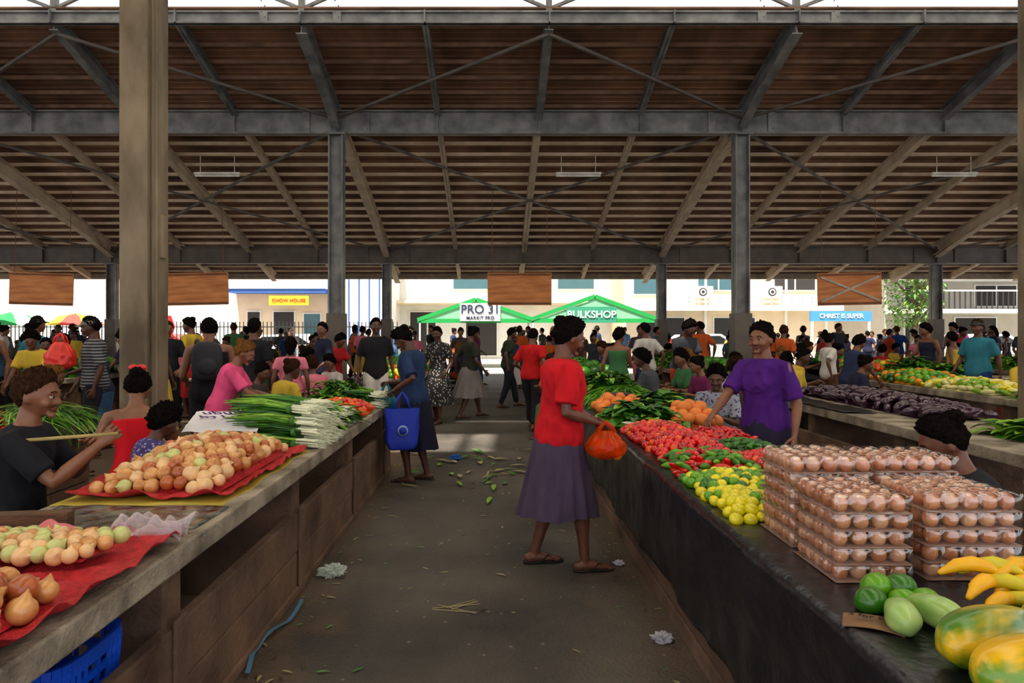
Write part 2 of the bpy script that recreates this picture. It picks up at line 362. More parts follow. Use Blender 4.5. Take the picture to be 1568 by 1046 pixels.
def bag(name,top,w,d,h,m,stuffed=None,handle=.12,fillm=None,yaw=0):
    b=MB(); X,Y,Z=top; x=y=z=0; rings=[]
    for i in range(17):
        t=i/16; zz=z-handle-h*t; k=(.30+.70*min(1,t*2.2)**.7) if stuffed else 1-.06*math.sin(t*3.1)
        e=1.0 if t<.75 else max(.15,1-((t-.75)/.25)**2*(.7 if stuffed else .3)); r=[]
        for j in range(40):
            a=2*math.pi*j/40; ca,sa=math.cos(a),math.sin(a); p=.55 if not stuffed else .9
            q=1+.12*noise.noise(V((ca*2,sa*2,t*3+X)))+(.16*noise.noise(V((ca*5,sa*5,t*6+Y)))+.09*math.sin(a*9)*(1-t) if stuffed else 0)
            r.append((x+math.copysign(abs(ca)**p,ca)*w/2*k*e*q,y+math.copysign(abs(sa)**p,sa)*d/2*k*e*q*(1 if stuffed else .5+.7*t),zz))
        rings.append(r)
    b.loft(rings,0,cap=(False,True))
    for s in(-1,1):
        yy=y+s*d*.12
        b.tube([(x-w*.22,yy,z-handle-.01),(x-w*.13,yy,z-handle*.4),(x,yy*.3,z),(x+w*.13,yy,z-handle*.4),(x+w*.22,yy,z-handle-.01)],[(.012,.004)]*5,n=8,mi=0)
    mats=[m]
    if fillm:
        mats.append(fillm)
        for i in range(12): b.ell((x+R.uniform(-.27,.27)*w,y+R.uniform(-.27,.27)*d,z-handle-h*R.uniform(.40,.88)),.034,mi=1)
    if not stuffed: mats.append(mat('print_white',C(150,175,215),.7)); b.tube([(x,-d*.40,z-handle-h*.52),(x,-d*.60,z-handle-h*.52)],[.05,.05],n=20,mi=1); b.tube([(x,-d*.40,z-handle-h*.52),(x,-d*.61,z-handle-h*.52)],[.038,.038],n=20,mi=0)
    ob=b.obj(name,mats,smooth=True,recenter=False); ob.location=(X,Y,Z); ob.rotation_euler[2]=yaw; return ob
# --- heroes
m,i=person('woman_in_red_shirt',.0075,lean=.06,feet=((-.10,-.14,0),(.12,.13,0)),hands=((-.12,.24,.95),(.16,.19,.95)),head=(0.12,.30),sleeve=.82,hem=-.13,infl=.034,bottom='skirt',blen=.35,bulk=1.02,hair='bun',curl=(.9,1.1),fold=.018,flare=.215,hairscale=1.25)
red=place('woman_in_red_shirt',m,(.43,4.42,0),-78,cloth(196,24,34),cloth(74,62,84),skin=0,hair=0,scale=1.0)
rh=hw(red,i,1); bag('orange_plastic_bag',(rh.x+.06,rh.y-.01,rh.z-.0),.24,.19,.18,thin('plastic_orange',C(240,90,15),.30,.25,tint=1),stuffed=True,handle=.05,fillm=mat('orange_fruit',C(240,130,24),.45))
m,i=person('vendor_in_purple_shirt',.0075,lean=.06,hands=((-.27,.04,.80),(.16,.42,.90)),head=(0.15,.06),sleeve=.88,hem=-.10,infl=.024,bottom='skirt',blen=.3,bulk=1.06,hair='bun',curl=(.5,.5),fold=.016,poles=((-.4,-1,-.2),(.5,-.6,-.6)),hairscale=.9)
place('vendor_in_purple_shirt',m,(2.00,5.02,0),122,cloth(74,30,118),cloth(40,36,60),skin=2,hair=0,scale=.985)
m,i=person('woman_with_blue_bag',.009,lean=.12,feet=((-.10,.02,0),(.10,-.1,0)),hands=((-.24,.10,.96),(.15,.34,1.0)),head=(0,.75),sleeve=.9,hem=-.06,infl=.028,blen=.34,hair='bun',curl=(1.2,1.0),fold=.012,flare=.2,hairscale=1.3)
wb=place('woman_with_blue_bag',m,(-.80,6.95,0),72,cloth(34,52,86),cloth(26,26,44),skin=1,hair=0,scale=.99)
h0=hw(wb,i,0); bag('blue_tote_bag',(h0.x+.08,h0.y-.08,h0.z-.02),.34,.15,.40,mat('tote_blue',C(16,48,175),.7,.1,bump=.2,bscale=9),handle=.16,yaw=.2)
h1=hw(wb,i,1); bag('teal_plastic_bag',(h1.x-.05,h1.y,h1.z-.02),.22,.15,.22,mat('plastic_teal',C(30,120,130),.4),stuffed=True,handle=.08)
m,i=person('woman_dotted',.012,feet=((-.09,.08,0),(.1,-.1,0)),hands=((-.23,.1,.85),(.16,.25,1.0)),head=(.2,.2),sleeve=.8,hem=-.1,infl=.02,blen=.3,hair='short',fold=.01)
place('woman_in_dotted_dress',m,(-.92,11.4,0),150,dots('cloth_dots',C(26,26,30),C(200,190,180),26),dots('cloth_dots2',C(26,26,30),C(200,190,180),26),skin=1)
m,i=person('woman_walking',.012,lean=.05,feet=((-.08,.24,0),(.08,-.25,0)),hands=((-.3,-.12,.85),(.24,.15,.85)),head=(0,.3),sleeve=.8,hem=-.08,infl=.022,blen=.38,hair='bun',fold=.01,flare=.23)
place('woman_in_grey_skirt',m,(-.40,11.9,0),-60,cloth(45,48,40),cloth(120,112,112),skin=1)
m,i=person('woman_walking2',.012,lean=.08,feet=((-.08,.22,0),(.08,-.2,0)),hands=((-.25,.2,.95),(.24,-.1,.85)),head=(0,.3),sleeve=.8,hem=-.04,infl=.02,bottom='trousers',hair='short',female=False,fold=.01)
place('shopper_in_dark_clothes',m,(.30,13.6,0),-70,cloth(44,52,36),cloth(30,32,44),skin=1)
place('man_in_red_shirt',m,(.60,10.6,0),-20,cloth(180,25,28),cloth(34,32,38),skin=0,scale=.98)
# seated vendors left
SIT=dict(pelvis=(0,0,.50),feet=((-.12,.40,0),(.12,.40,0)),bottom='trousers',hem=-.06)
m,i=person('boy',.008,lean=.16,hands=((-.1,.30,.86),(.16,.42,.92)),head=(-.1,.12),sleeve=.8,infl=.022,female=False,hair='short',curl=(1.2,1.2),poles=((-.6,-.2,-.8),(.3,-.2,-1)),fold=.013,hairscale=1.3,**SIT)
boy=place('boy_in_black_shirt',m,(-2.36,3.36,0.02),-78,cloth(26,27,33),cloth(36,36,44),skin=2,hair=1,scale=1.04)
h=hw(boy,i,1); b=MB(); b.tube([(h.x+.08,h.y+.02,h.z+.05),(h.x-.3,h.y-.06,h.z+.03),(h.x-.75,h.y-.2,h.z+.0)],[.008,.009,.010]); b.obj('wooden_stick',[mat('stick',C(170,150,90),.7)],smooth=True)
stool(-2.38,3.36,.42)
m,i=person('w_red_tank',.010,lean=.22,hands=((-.2,.32,.72),(.2,.34,.72)),head=(-.3,.5),top='tank',infl=.014,hair='bun',curl=(.6,.6),fold=.006,**SIT)
rt=place('vendor_in_red_tank_top',m,(-2.42,4.66,0),35,cloth(200,24,36),cloth(150,30,95),skin=2,hair=0,scale=1.0); stool(-2.42,4.66,.40)
b=MB()
for s in(-1,1): b.ell((s*.03,0,0),(.035,.014,.022),n=14,m=10)
b.ell((0,0,0),.012); o=b.obj('red_hair_clip',[mat('clip',C(220,30,30),.4)],smooth=True,recenter=False); tp=wpt(rt,i['top']); o.location=(tp.x,tp.y,tp.z+.03)
m,i=person('child1',.011,lean=.35,hands=((-.15,.35,.7),(.15,.35,.7)),head=(.2,.5),sleeve=.9,infl=.02,hair='afro',fold=.008,child=.78,**SIT)
place('child_in_patterned_dress',m,(-2.18,4.18,.08),-40,dots('cloth_bluepattern',C(60,50,110),C(150,150,200),40,.3),cloth(50,40,90),skin=1)
stool(-2.18,4.18,.38)
m,i=person('w_pink',.010,lean=.42,feet=((-.1,.02,0),(.1,.02,0)),hands=((-.12,.50,.98),(.14,.52,.95)),head=(0,.5),sleeve=.8,infl=.02,hair='bun',bottom='skirt',blen=.4,curl=(.5,.5),fold=.01)
place('vendor_in_pink_shirt',m,(-2.55,6.35,0),-80,cloth(228,84,134),cloth(120,70,60),skin=2,hair=2,scale=.92)
m,i=person('m_black',.010,hands=((-.2,.22,.95),(.2,.22,.95)),head=(0,.35),top='tank',infl=.02,hair='short',bottom='trousers',bulk=1.1,fold=.01,hem=-.1,female=False)
place('shopper_in_black_tank_top',m,(-2.95,7.1,0),25,cloth(28,28,32),cloth(30,30,36),skin=2,hair=0,scale=1.04)
b=MB(); b.ell((0,0,0),(.15,.09,.20),fn=lambda d,q:V((math.copysign(abs(d.x)**.6,d.x)*.15,math.copysign(abs(d.y)**.7,d.y)*.09,math.copysign(abs(d.z)**.6,d.z)*.2)),n=20,m=14); b.ell((0,-.09,-.05),(.10,.03,.09)); 
for s in(-1,1): b.tube([(s*.08,.07,.16),(s*.09,.14,.22),(s*.1,.26,.12),(s*.1,.24,-.1),(s*.1,.08,-.15)],[(.02,.005)]*5)
o=b.obj('backpack',[mat('backpack',C(30,32,40),.7,bump=.3)],smooth=True,recenter=False); o.location=(-2.90,6.92,1.22); o.rotation_euler[2]=math.radians(25)
mstr,i=person('m_cap',.012,hands=((-.25,.0,.8),(.2,.25,.95)),head=(0,.2),sleeve=.9,infl=.025,hair='cap',bottom='trousers',bulk=1.12,fold=.01,hem=-.1,female=False)
ms=bpy.data.materials.new('cloth_stripes'); ms.use_nodes=True; N=ms.node_tree.nodes; Lk=ms.node_tree.links; w=N.new('ShaderNodeTexWave'); w.bands_direction='Z'; w.inputs['Scale'].default_value=9; tc=N.new('ShaderNodeTexCoord'); Lk.new(tc.outputs['Object'],w.inputs[0]); rp=N.new('ShaderNodeValToRGB'); rp.color_ramp.elements[0].position=.7; rp.color_ramp.elements[1].position=.8; rp.color_ramp.elements[0].color=(*C(40,42,50),1); rp.color_ramp.elements[1].color=(*C(150,150,155),1); Lk.new(w.outputs['Fac'],rp.inputs[0]); Lk.new(rp.outputs[0],N['Principled BSDF'].inputs['Base Color']); N['Principled BSDF'].inputs['Roughness'].default_value=.85
st=place('man_in_striped_shirt',mstr,(-4.85,8.3,0),120,ms,cloth(40,40,48),skin=1,hair=0,scale=1.06,shoe=cloth(120,115,105))
bag('red_plastic_bag',(-5.10,8.05,1.50),.34,.24,.34,mat('plastic_red',C(230,50,35),.35),stuffed=True,handle=.1)
# right side seated / standing
m,i=person('w_seat_r',.010,lean=.25,hands=((-.12,.38,.75),(.14,.36,.75)),head=(.1,.3),sleeve=.8,infl=.02,hair='afro',fold=.008,**SIT)
place('seated_vendor_in_patterned_blouse',m,(2.22,6.7,.0),150,dots('cloth_floral',C(150,150,165),C(50,60,110),34,.35),cloth(60,60,80),skin=1,scale=.95); stool(2.22,6.7,.38)
place('seated_vendor_in_white_shirt',m,(2.95,8.6,0),200,cloth(200,195,190),cloth(60,60,80),skin=1,hair=1,scale=.95); stool(2.95,8.6,.38)
place('seated_vendor_in_grey_wrap',m,(2.1,8.9,0),60,cloth(70,72,80),cloth(50,50,60),skin=1,hair=0,scale=1.02); stool(2.1,8.9,.4)
m,i=person('w_near_r',.010,lean=.30,hands=((-.12,.36,.72),(.14,.36,.72)),head=(0,.45),sleeve=.8,infl=.02,hair='bun',fold=.008,**SIT)
place('seated_vendor_in_black_shirt',m,(2.13,2.92,-.02),75,cloth(34,34,40),cloth(40,40,50),skin=0,scale=.95); stool(2.13,2.92,.38)
# --- crowd variants
VS=[]
for k,kw in enumerate([dict(hair='short',sleeve=.8,infl=.022,bottom='trousers',female=False,hem=-.1),
 dict(hair='bun',sleeve=.8,infl=.022,blen=.35,hem=-.06,hands=((-.2,.22,.95),(.22,.18,.95)),head=(.2,.3)),
 dict(hair='afro',top='tank',infl=.018,blen=.3,hem=-.05,hands=((-.26,0,.8),(.12,.3,1.0)),head=(-.4,.2)),
 dict(hair='cap',sleeve=.8,infl=.024,bottom='shorts',female=False,hem=-.1,feet=((-.1,.15,0),(.1,-.15,0)),hands=((-.25,-.1,.8),(.25,.15,.85))),
 dict(hair='afro',sleeve=.8,infl=.022,bottom='shorts',lean=.3,head=(.3,.5),hands=((-.2,.38,.85),(.2,.38,.85)),hem=-.08),
 dict(hair='short',sleeve=.8,infl=.022,bottom='trousers',female=False,hem=-.1,feet=((-.1,-.15,0),(.1,.15,0)),hands=((-.25,.2,.9),(.25,-.1,.85)),head=(.5,.1)),
 dict(hair='long',sleeve=.5,infl=.02,blen=.15,hem=-.05,feet=((-.08,.15,0),(.08,-.12,0)))]):
    VS.append(person('standing_%d'%k,.018,curl=(.5,.5),**kw)[0])
VSIT=[person('sitting_%d'%k,.018,lean=.2+.15*k,hands=((-.15,.35,.72),(.15,.35,.75)),head=(.3-.5*k,.3),sleeve=.8,infl=.02,hair=('afro','bun')[k],**SIT)[0] for k in range(2)]
cols=[(190,185,180),(40,50,80),(170,35,40),(30,30,34),(60,90,130),(120,40,90),(200,170,60),(60,110,70),(90,90,95),(215,120,140),(100,70,50),(50,120,140),(205,200,195),(35,38,60),(160,60,30),(30,32,38),(50,52,60),(26,28,32),(70,60,60),(30,60,120),(200,90,40)]
occ=[(-.8,6.95),(-.92,11.4),(-.4,11.9),(.3,13.6),(.6,10.6),(-4.85,8.3),(-5.1,8.0),(2.95,8.6),(2.1,8.9),(-2.95,7.1),(-2.55,6.4),(-15.3,25),(-17.6,24.9),(-12,24.6)]
def crowd(n,x0,x1,y0,y1,seats=.25,aisle=True,minD=.5):
    k=0;tries=0
    while k<n and tries<n*40:
        tries+=1; x=R.uniform(x0,x1); y=R.uniform(y0,y1)
        if any((x-a)**2+(y-b)**2<minD**2 for a,b in occ): continue
        if aisle and -1.2<x<.9 and y<15: continue
        if aisle and -.7<x<.5 and R.random()<.6: continue
        bad=False
        for tx0,tx1,ty0,ty1 in TABS:
            if tx0-.3<x<tx1+.3 and ty0-.3<y<ty1+.3: bad=True
        for r in (14.2,20.9):
            for kk in range(-3,4):
                if abs(x-(-3.25+8.4*kk))<.75 and abs(y-r)<.75: bad=True
        if 24<y and abs(y-26)<.3 and x<-3.3: bad=True
        if bad: continue
        occ.append((x,y)); k+=1
        if R.random()<seats:
            place('seated_vendor',R.choice(VSIT),(x,y,0),R.uniform(0,360),cloth(*R.choice(cols)),cloth(*R.choice(cols)),R.randrange(3),R.choice((0,0,1,2)),R.uniform(.92,1.05)); stool(x,y,.4,R.uniform(0,90),R.choice([(60,80,120),(150,50,40),(50,50,50),(190,190,185)]))
        else:
            place('shopper',R.choice(VS),(x,y,0),R.uniform(0,360),cloth(*R.choice(cols)),cloth(*R.choice(cols)),R.randrange(3),R.choice((0,0,0,1)),R.uniform(.86,1.1))
# ---------------------------------------------------------------- tables
TABS=[]
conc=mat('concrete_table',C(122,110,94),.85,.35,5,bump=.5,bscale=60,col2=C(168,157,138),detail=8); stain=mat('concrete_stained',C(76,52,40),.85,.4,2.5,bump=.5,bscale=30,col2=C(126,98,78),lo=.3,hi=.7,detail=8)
def table(x0,x1,y0,y1,panels=(True,False),name='concrete_market_table'):
    TABS.append((x0,x1,y0,y1)); b=MB(); 
    b.box(x0,x1,y0,y1,.665,.75,0)
    y=y0+.25
    while y<y1-.1:
        b.box(x0+.04,x1-.04,y,y+.14,0,.665,1); y+=1.55
    b.box(x0+.04,x1-.04,y1-.2,y1-.06,0,.665,1)
    if panels[0]: # +x side
        b.box(x1-.06,x1-.01,y0+.02,y1-.04,.25,.47,1); b.box(x1-.065,x1-.015,y0+.02,y1-.04,.02,.24,1); b.box(x1-.10,x1-.0,y0+.02,y1-.04,0,.05,1)
        yy=y0+.25
        while yy<y1: b.box(x1-.011,x1+.006,yy,yy+.10,0,.5,1); yy+=1.55
    if panels[1]:
        b.box(x0+.01,x0+.06,y0+.02,y1-.04,.10,.47,1); b.box(x0+.005,x0+.10,y0+.02,y1-.04,0,.09,1)
    return b.obj(name,[conc,stain],bevel=.008)
table(-1.97,-1.12,.6,7.6,(True,False)); table(.93,1.80,.6,8.3,(False,True))
table(-4.3,-3.45,1.5,5.9,(True,False)); table(3.3,4.35,2.2,8.6,(False,True)); table(5.9,6.9,4.5,11,(False,True))
table(-6.9,-6.0,3,8,(True,False)); table(8.4,9.3,6,12,(False,True))
BT=((-2.1,-1.25),(1.05,1.95),(-5.0,-4.15),(3.6,4.5),(-7.9,-7.0),(7.3,8.2),(10.2,11.1),(-10.8,-9.9))
for xa,xb in BT: table(xa,xb,11.2,16.2,(True,True))
# ---------------------------------------------------------------- floor / roof
def ground(name,x0,x1,y0,y1,z,cfun):
    b=MB(); b.box(x0,x1,y0,y1,z-.1,z,0); return b.obj(name,[cfun])
fm=mat('asphalt_floor',C(46,42,39),.75,.3,1.1,bump=.5,bscale=55,col2=C(90,84,76),detail=10,lo=.30,hi=.70)
nt=fm.node_tree; N=nt.nodes; L=nt.links; pb=N['Principled BSDF']; old=pb.inputs['Base Color'].links[0].from_socket
vo=N.new('ShaderNodeTexVoronoi'); vo.inputs['Scale'].default_value=7.5; tcn=[n for n in N if n.type=='TEX_COORD'][0]; L.new(tcn.outputs['Object'],vo.inputs['Vector'])
rp=N.new('ShaderNodeValToRGB'); rp.color_ramp.elements[0].position=.06; rp.color_ramp.elements[1].position=.085; rp.color_ramp.elements[0].color=(.8,.8,.8,1); rp.color_ramp.elements[1].color=(0,0,0,1); L.new(vo.outputs['Distance'],rp.inputs[0])
# brown dirt collects along the table bases
sx=N.new('ShaderNodeSeparateXYZ'); L.new(tcn.outputs['Object'],sx.inputs[0]); aa=N.new('ShaderNodeMath'); aa.operation='ADD'; aa.inputs[1].default_value=.1; L.new(sx.outputs[0],aa.inputs[0]); ab=N.new('ShaderNodeMath'); ab.operation='ABSOLUTE'; L.new(aa.outputs[0],ab.inputs[0])
n3=N.new('ShaderNodeTexNoise'); n3.inputs['Scale'].default_value=3.5; n3.inputs['Detail'].default_value=8; L.new(tcn.outputs['Object'],n3.inputs['Vector'])
sm=N.new('ShaderNodeMath'); sm.operation='ADD'; L.new(ab.outputs[0],sm.inputs[0]); L.new(n3.outputs['Fac'],sm.inputs[1])
mr=N.new('ShaderNodeMapRange'); mr.inputs['From Min'].default_value=1.2; mr.inputs['From Max'].default_value=1.55; mr.inputs['To Max'].default_value=.65; L.new(sm.outputs[0],mr.inputs['Value'])
md_=N.new('ShaderNodeMix'); md_.data_type='RGBA'; L.new(mr.outputs[0],md_.inputs['Factor']); L.new(old,md_.inputs['A']); md_.inputs['B'].default_value=(*C(96,76,56),1)
mx=N.new('ShaderNodeMix'); mx.data_type='RGBA'; L.new(rp.outputs[0],mx.inputs['Factor']); L.new(md_.outputs['Result'],mx.inputs['A']); mx.inputs['B'].default_value=(*C(130,122,108),1); L.new(mx.outputs['Result'],pb.inputs['Base Color'])
ground('floor',-26,26,-4,24.5,0,fm)
ground('street_ground',-40,45,24.5,60,0,mat('street_asphalt',C(165,158,146),.9,.1,2))
def zr(Y): return 6.22-.29*(Y-14.2)
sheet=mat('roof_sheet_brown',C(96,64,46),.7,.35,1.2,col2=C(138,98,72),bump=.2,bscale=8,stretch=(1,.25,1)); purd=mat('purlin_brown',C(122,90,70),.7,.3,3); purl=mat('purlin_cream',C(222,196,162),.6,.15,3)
b=MB()
def slope_box(b,x0,x1,Ya,Yb,f,t,mi): 
    b.add([(x0,Ya,f(Ya)),(x1,Ya,f(Ya)),(x1,Yb,f(Yb)),(x0,Yb,f(Yb)),(x0,Ya,f(Ya)+t),(x1,Ya,f(Ya)+t),(x1,Yb,f(Yb)+t),(x0,Yb,f(Yb)+t)],[(0,3,2,1),(4,5,6,7),(0,1,5,4),(1,2,6,5),(2,3,7,6),(3,0,4,7)],mi)
slope_box(b,-26,26,11.55,23.5,zr,.03,0)
y=11.9
while y<23.5:
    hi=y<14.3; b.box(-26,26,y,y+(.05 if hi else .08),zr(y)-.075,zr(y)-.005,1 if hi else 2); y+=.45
y=11.6
while y<23.4:
    b.box(-26,26,y+.2,y+.225,zr(y+.2)-.02,zr(y+.2)+.01,0); y+=.15
f2=lambda Y: 7.0-.29*(8.85-Y)
x=-26
tr=translucent('polycarbonate',(.60,.58,.54))
NR=MB()
k=0
while x<26:
    w=2.2 if k%2==0 else 2.0
    NRm=0 if k%2==0 else 1
    if -3<x<-2.5:  # gap added in the unseen roof so sun falls on the aisle floor
        slope_box(NR,x,x+.7,-2.5,8.85,f2,.02,1); slope_box(NR,x+.7,x+w,-2.5,6.0,f2,.02,1); slope_box(NR,x+.7,x+w,7.6,8.85,f2,.02,1)
    else: slope_box(NR,x,min(x+w,26),-2.5,8.85,f2,.02,NRm)
    x+=w; k+=1
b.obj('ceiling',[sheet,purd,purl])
NR.obj('unseen_roof_added_skylights',[sheet,tr])  # near roof out of view; translucent strips added to brighten the interior
steel=mat('steel_grey',C(102,103,104),.55,.2,3,col2=C(134,134,132)); beige_lit=mat('steel_beige_lit',C(196,176,150),.6,.15,3,col2=C(214,196,170)); grey2=mat('steel_dark',C(92,82,74),.6,.2,3)  # lower rafters: same steel, light from below put into the beige colour
# monitor skylight
b=MB()
for X0 in range(-26,26,1): b.bar((X0,8.7,7.75),(X0,11.75,7.75),.04,.06,0)
for Yy in (8.75,9.5,10.25,11,11.7): b.bar((-26,Yy,7.7),(26,Yy,7.7),.05,.08,0)
for kk in range(-5,7):
    X=-3.25+4.2*kk; b.bar((X,8.8,6.8),(X,8.8,7.75),.1,.1,0); b.bar((X,11.6,6.9),(X,11.6,7.75),.1,.1,0)
    b.bar((X,11.6,7.0),(X+2.1,11.2,7.7),.05,.05,0); b.bar((X+4.2,11.6,7.0),(X+2.1,11.2,7.7),.05,.05,0)
b.obj('skylight_frame',[steel])
b=MB(); b.box(-26,26,8.6,11.9,7.82,7.84,0); b.obj('skylight_panel',[tr])
# beams
def xbeam(Y,z0,z1,m,name='steel_beam',w=.22):
    b=MB(); h=z1-z0; b.ibeam((-26,Y,(z0+z1)/2),(26,Y,(z0+z1)/2),w,h,0,.03)
    for kk in range(-3,4):
        X=-3.25+8.4*kk
        for off in(-.62,.62):
            b.box(X+off-.07,X+off+.07,Y-.06,Y+.06,z0+.03,z1-.03,0)
            for q in range(4): b.ell((X+off+(-.03 if q%2 else .03),Y-.065,z0+.1+.09*q),.014,n=6,m=4)
        for q in range(4): b.box(X+2.1*q-.012,X+2.1*q+.012,Y-.1,Y+.1,z0,z1,0)
    return b.obj(name,[m])
xbeam(14.2,5.62,6.10,steel); xbeam(20.9,3.60,4.12,grey2,w=.2); xbeam(6.25,5.6,6.05,steel); xbeam(11.55,6.72,6.93,steel,w=.12); xbeam(8.8,6.72,6.93,steel,w=.12)
b=MB(); b.box(-26,26,23.38,23.5,3.32,3.52,0); b.bar((-26,22.4,3.72),(26,22.4,3.72),.08,.1,0); b.obj('eave_fascia',[mat('fascia',C(150,135,115),.7)])
# rafters
b=MB()
for kk in range(-12,13):
    X=-3.25+2.1*kk; t=kk%4; h=.34 if t==0 else (.27 if t==2 else .18); w=.18 if t==0 else (.15 if t==2 else .11)
    def rp_(Y,o=0): return (X,Y,zr(Y)-.08-h/2-o)
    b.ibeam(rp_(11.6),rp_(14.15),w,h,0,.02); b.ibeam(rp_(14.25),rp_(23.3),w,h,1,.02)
    g=lambda Y:(X,Y,f2(Y)-.02-h/2)
    b.ibeam(g(8.8),g(-2),w,h,0,.02)
    if t==0:
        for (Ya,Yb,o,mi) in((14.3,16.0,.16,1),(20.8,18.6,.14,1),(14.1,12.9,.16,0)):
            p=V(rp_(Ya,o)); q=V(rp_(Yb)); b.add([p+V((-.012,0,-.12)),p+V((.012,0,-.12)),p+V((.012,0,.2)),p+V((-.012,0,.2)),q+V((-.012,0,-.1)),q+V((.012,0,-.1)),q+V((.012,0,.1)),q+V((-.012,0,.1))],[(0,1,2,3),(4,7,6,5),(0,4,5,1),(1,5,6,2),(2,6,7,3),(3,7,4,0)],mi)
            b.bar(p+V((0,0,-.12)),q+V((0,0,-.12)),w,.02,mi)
b.obj('roof_rafters',[steel,beige_lit])
b=MB()
for kk in range(-3,3):
    X=-3.25+8.4*kk
    for (a,c) in(((X,14.35),(X+8.4,20.75)),((X+8.4,14.35),(X,20.75)),((X,14.05),(X+4.2,11.65)),((X+8.4,14.05),(X+4.2,11.65))):
        b.bar((a[0],a[1],zr(a[1])-.36),(c[0],c[1],zr(c[1])-.36),.05,.05,0)
b.obj('cross_brace',[grey2])
# columns
concC=mat('concrete_column',C(104,90,70),.85,.35,2.5,bump=.4,bscale=30,col2=C(146,130,106),stretch=(1,1,.4),detail=8)
for kk in(-2,-1,0,1,2):
    X=-3.25+8.4*kk
    b=MB(); b.box(X-.16,X+.10,6.22,6.50,0,5.9,0); b.box(X+.10,X+.15,6.28,6.46,0,5.9,0); b.box(X+.15,X+.17,6.26,6.48,0,5.9,0)
    b.box(X+.16,X+.20,6.30,6.38,2.2,2.6,0); b.box(X-.24,X+.24,6.1,6.6,0,.12,0)
    b.obj('concrete_column',[concC],bevel=.02)
    for Y,top,wd in((14.2,5.62,.30),(20.9,3.6,.26)):
        b=MB(); h=wd/2; b.box(X-h,X-h+.03,Y-.14,Y+.14,0,top,0); b.box(X+h-.03,X+h,Y-.14,Y+.14,0,top,0); b.box(X-h,X+h,Y-.015,Y+.015,0,top,0)
        b.box(X-h-.05,X+h+.05,Y-.19,Y+.19,top-.04,top,0); b.box(X-h-.03,X+h+.03,Y-.17,Y+.17,0,1.9,1)
        b.obj('steel_column',[steel,grey2],bevel=.006)
for X in(-6.46,2.0,10.8,-14.8):
    b=MB(); b.box(X-.53,X+.53,15.95,16.05,5.20,5.25,0); b.tube([(X-.52,16,5.17),(X+.52,16,5.17)],[.02,.02],mi=1); b.bar((X-.4,16,5.25),(X-.4,16,zr(16)-.01),.015,.015,0); b.bar((X+.4,16,5.25),(X+.4,16,zr(16)-.01),.015,.015,0)
    b.obj('fluorescent_light',[mat('lamp_body',C(225,220,210),.4),mat('tube_white',C(240,240,235),.3)])
wood=mat('plywood_orange',C(206,118,54),.6,.15,3,col2=C(232,150,82),stretch=(.4,1,3))
for j,X in enumerate((.68,-7.6,-11.6,9.15)):
    b=MB(); b.box(X-.82,X+.82,17.5,17.53,2.20,3.03,0); b.box(X-.80,X+.80,17.485,17.5,2.22,2.27,1); b.box(X-.80,X+.80,17.485,17.5,2.96,3.01,1)
    for s in(-.7,.7): b.tube([(X+s,17.51,3.03),(X+s,17.51,zr(17.5)-.1)],[.008,.008],n=6,mi=1)
    if j==3: b.bar((X-.75,17.48,2.3),(X+.75,17.48,2.93),.02,.05,2,up=(0,0,1)); b.bar((X-.75,17.475,2.93),(X+.75,17.475,2.3),.02,.05,2)
    o=b.obj('hanging_wood_board',[wood,mat('board_edge',C(126,76,42),.7),mat('tape',C(190,180,165),.6)])
    if j: o.rotation_euler[1]=(-.02,.03,-.02)[j-1]
# ---------------------------------------------------------------- street buildings
def M(n,r,g,b_,ro=.8,v=.06): return mat(n,C(r,g,b_),ro,v,1.5)
wht=M('paint_white',222,222,220); cream=M('paint_cream',214,196,168); blue=M('trim_blue',50,90,160); glass=M('window_glass',60,95,105,.15); dk=M('opening_dark',40,38,38); grn=M('tent_green',10,140,62); yel=M('sign_yellow',240,200,40)
def bld(name,x0,x1,y,z1,m,wins=(),depth=6,extras=None):
    b=MB(); b.box(x0,x1,y,y+depth,0,z1,0)
    for (a,c,z0,z2,mi) in wins:
        b.box(a-.06,c+.06,y-.06,y,z0-.06,z2+.06,1); b.box(a,c,y-.08,y-.05,z0,z2,mi)
        n=max(1,int((c-a)/1.0))
        for q in range(1,n): b.box(a+(c-a)*q/n-.03,a+(c-a)*q/n+.03,y-.11,y-.07,z0,z2,1)
    if extras: extras(b)
    return b.obj(name,[m,wht,glass,dk,blue,yel,grn,cream])
bld('building_white_wall',-36,-12.8,34,6,wht,extras=lambda b:[b.box(-36+i*1.2,-36+i*1.2+.08,33.95,34,0,6,1) for i in range(19)])
bld('building_shopfront',-12.8,-8.1,34,7,cream,[(-12.2,-11.6,0.1,2.5,3),(-10.9,-9.9,0.1,2.5,3),(-9.4,-8.6,.8,2.4,2)],extras=lambda b:[b.box(-12.8,-8.12,33,34,3.4,3.6,4),b.box(-10.8,-8.9,32.9,33,2.8,3.25,5),b.box(-12.8,-8.12,32.95,33.05,3.6,3.75,1)])
bld('building_panelled',-8.1,-5.2,33.5,7,wht,extras=lambda b:[b.box(-8.1+i*.5,-8.1+i*.5+.05,33.42,33.5,0,7,4) for i in range(6)])
bld('building_shops',-5.2,6.5,38,8,M('paint_pale',205,206,200),[(-2.2,-.3,3.9,4.8,2),(.6,2.6,3.9,4.8,2),(3.6,5.6,3.9,4.8,2),(-4.6,-3.2,0.2,2.6,3),(-1.5,.2,.2,2.6,3)],extras=lambda b:[b.box(-5.2,6.5,36.8,38,3.0,3.2,7),b.box(-5.2,6.5,36.7,36.8,3.05,3.2,7)])
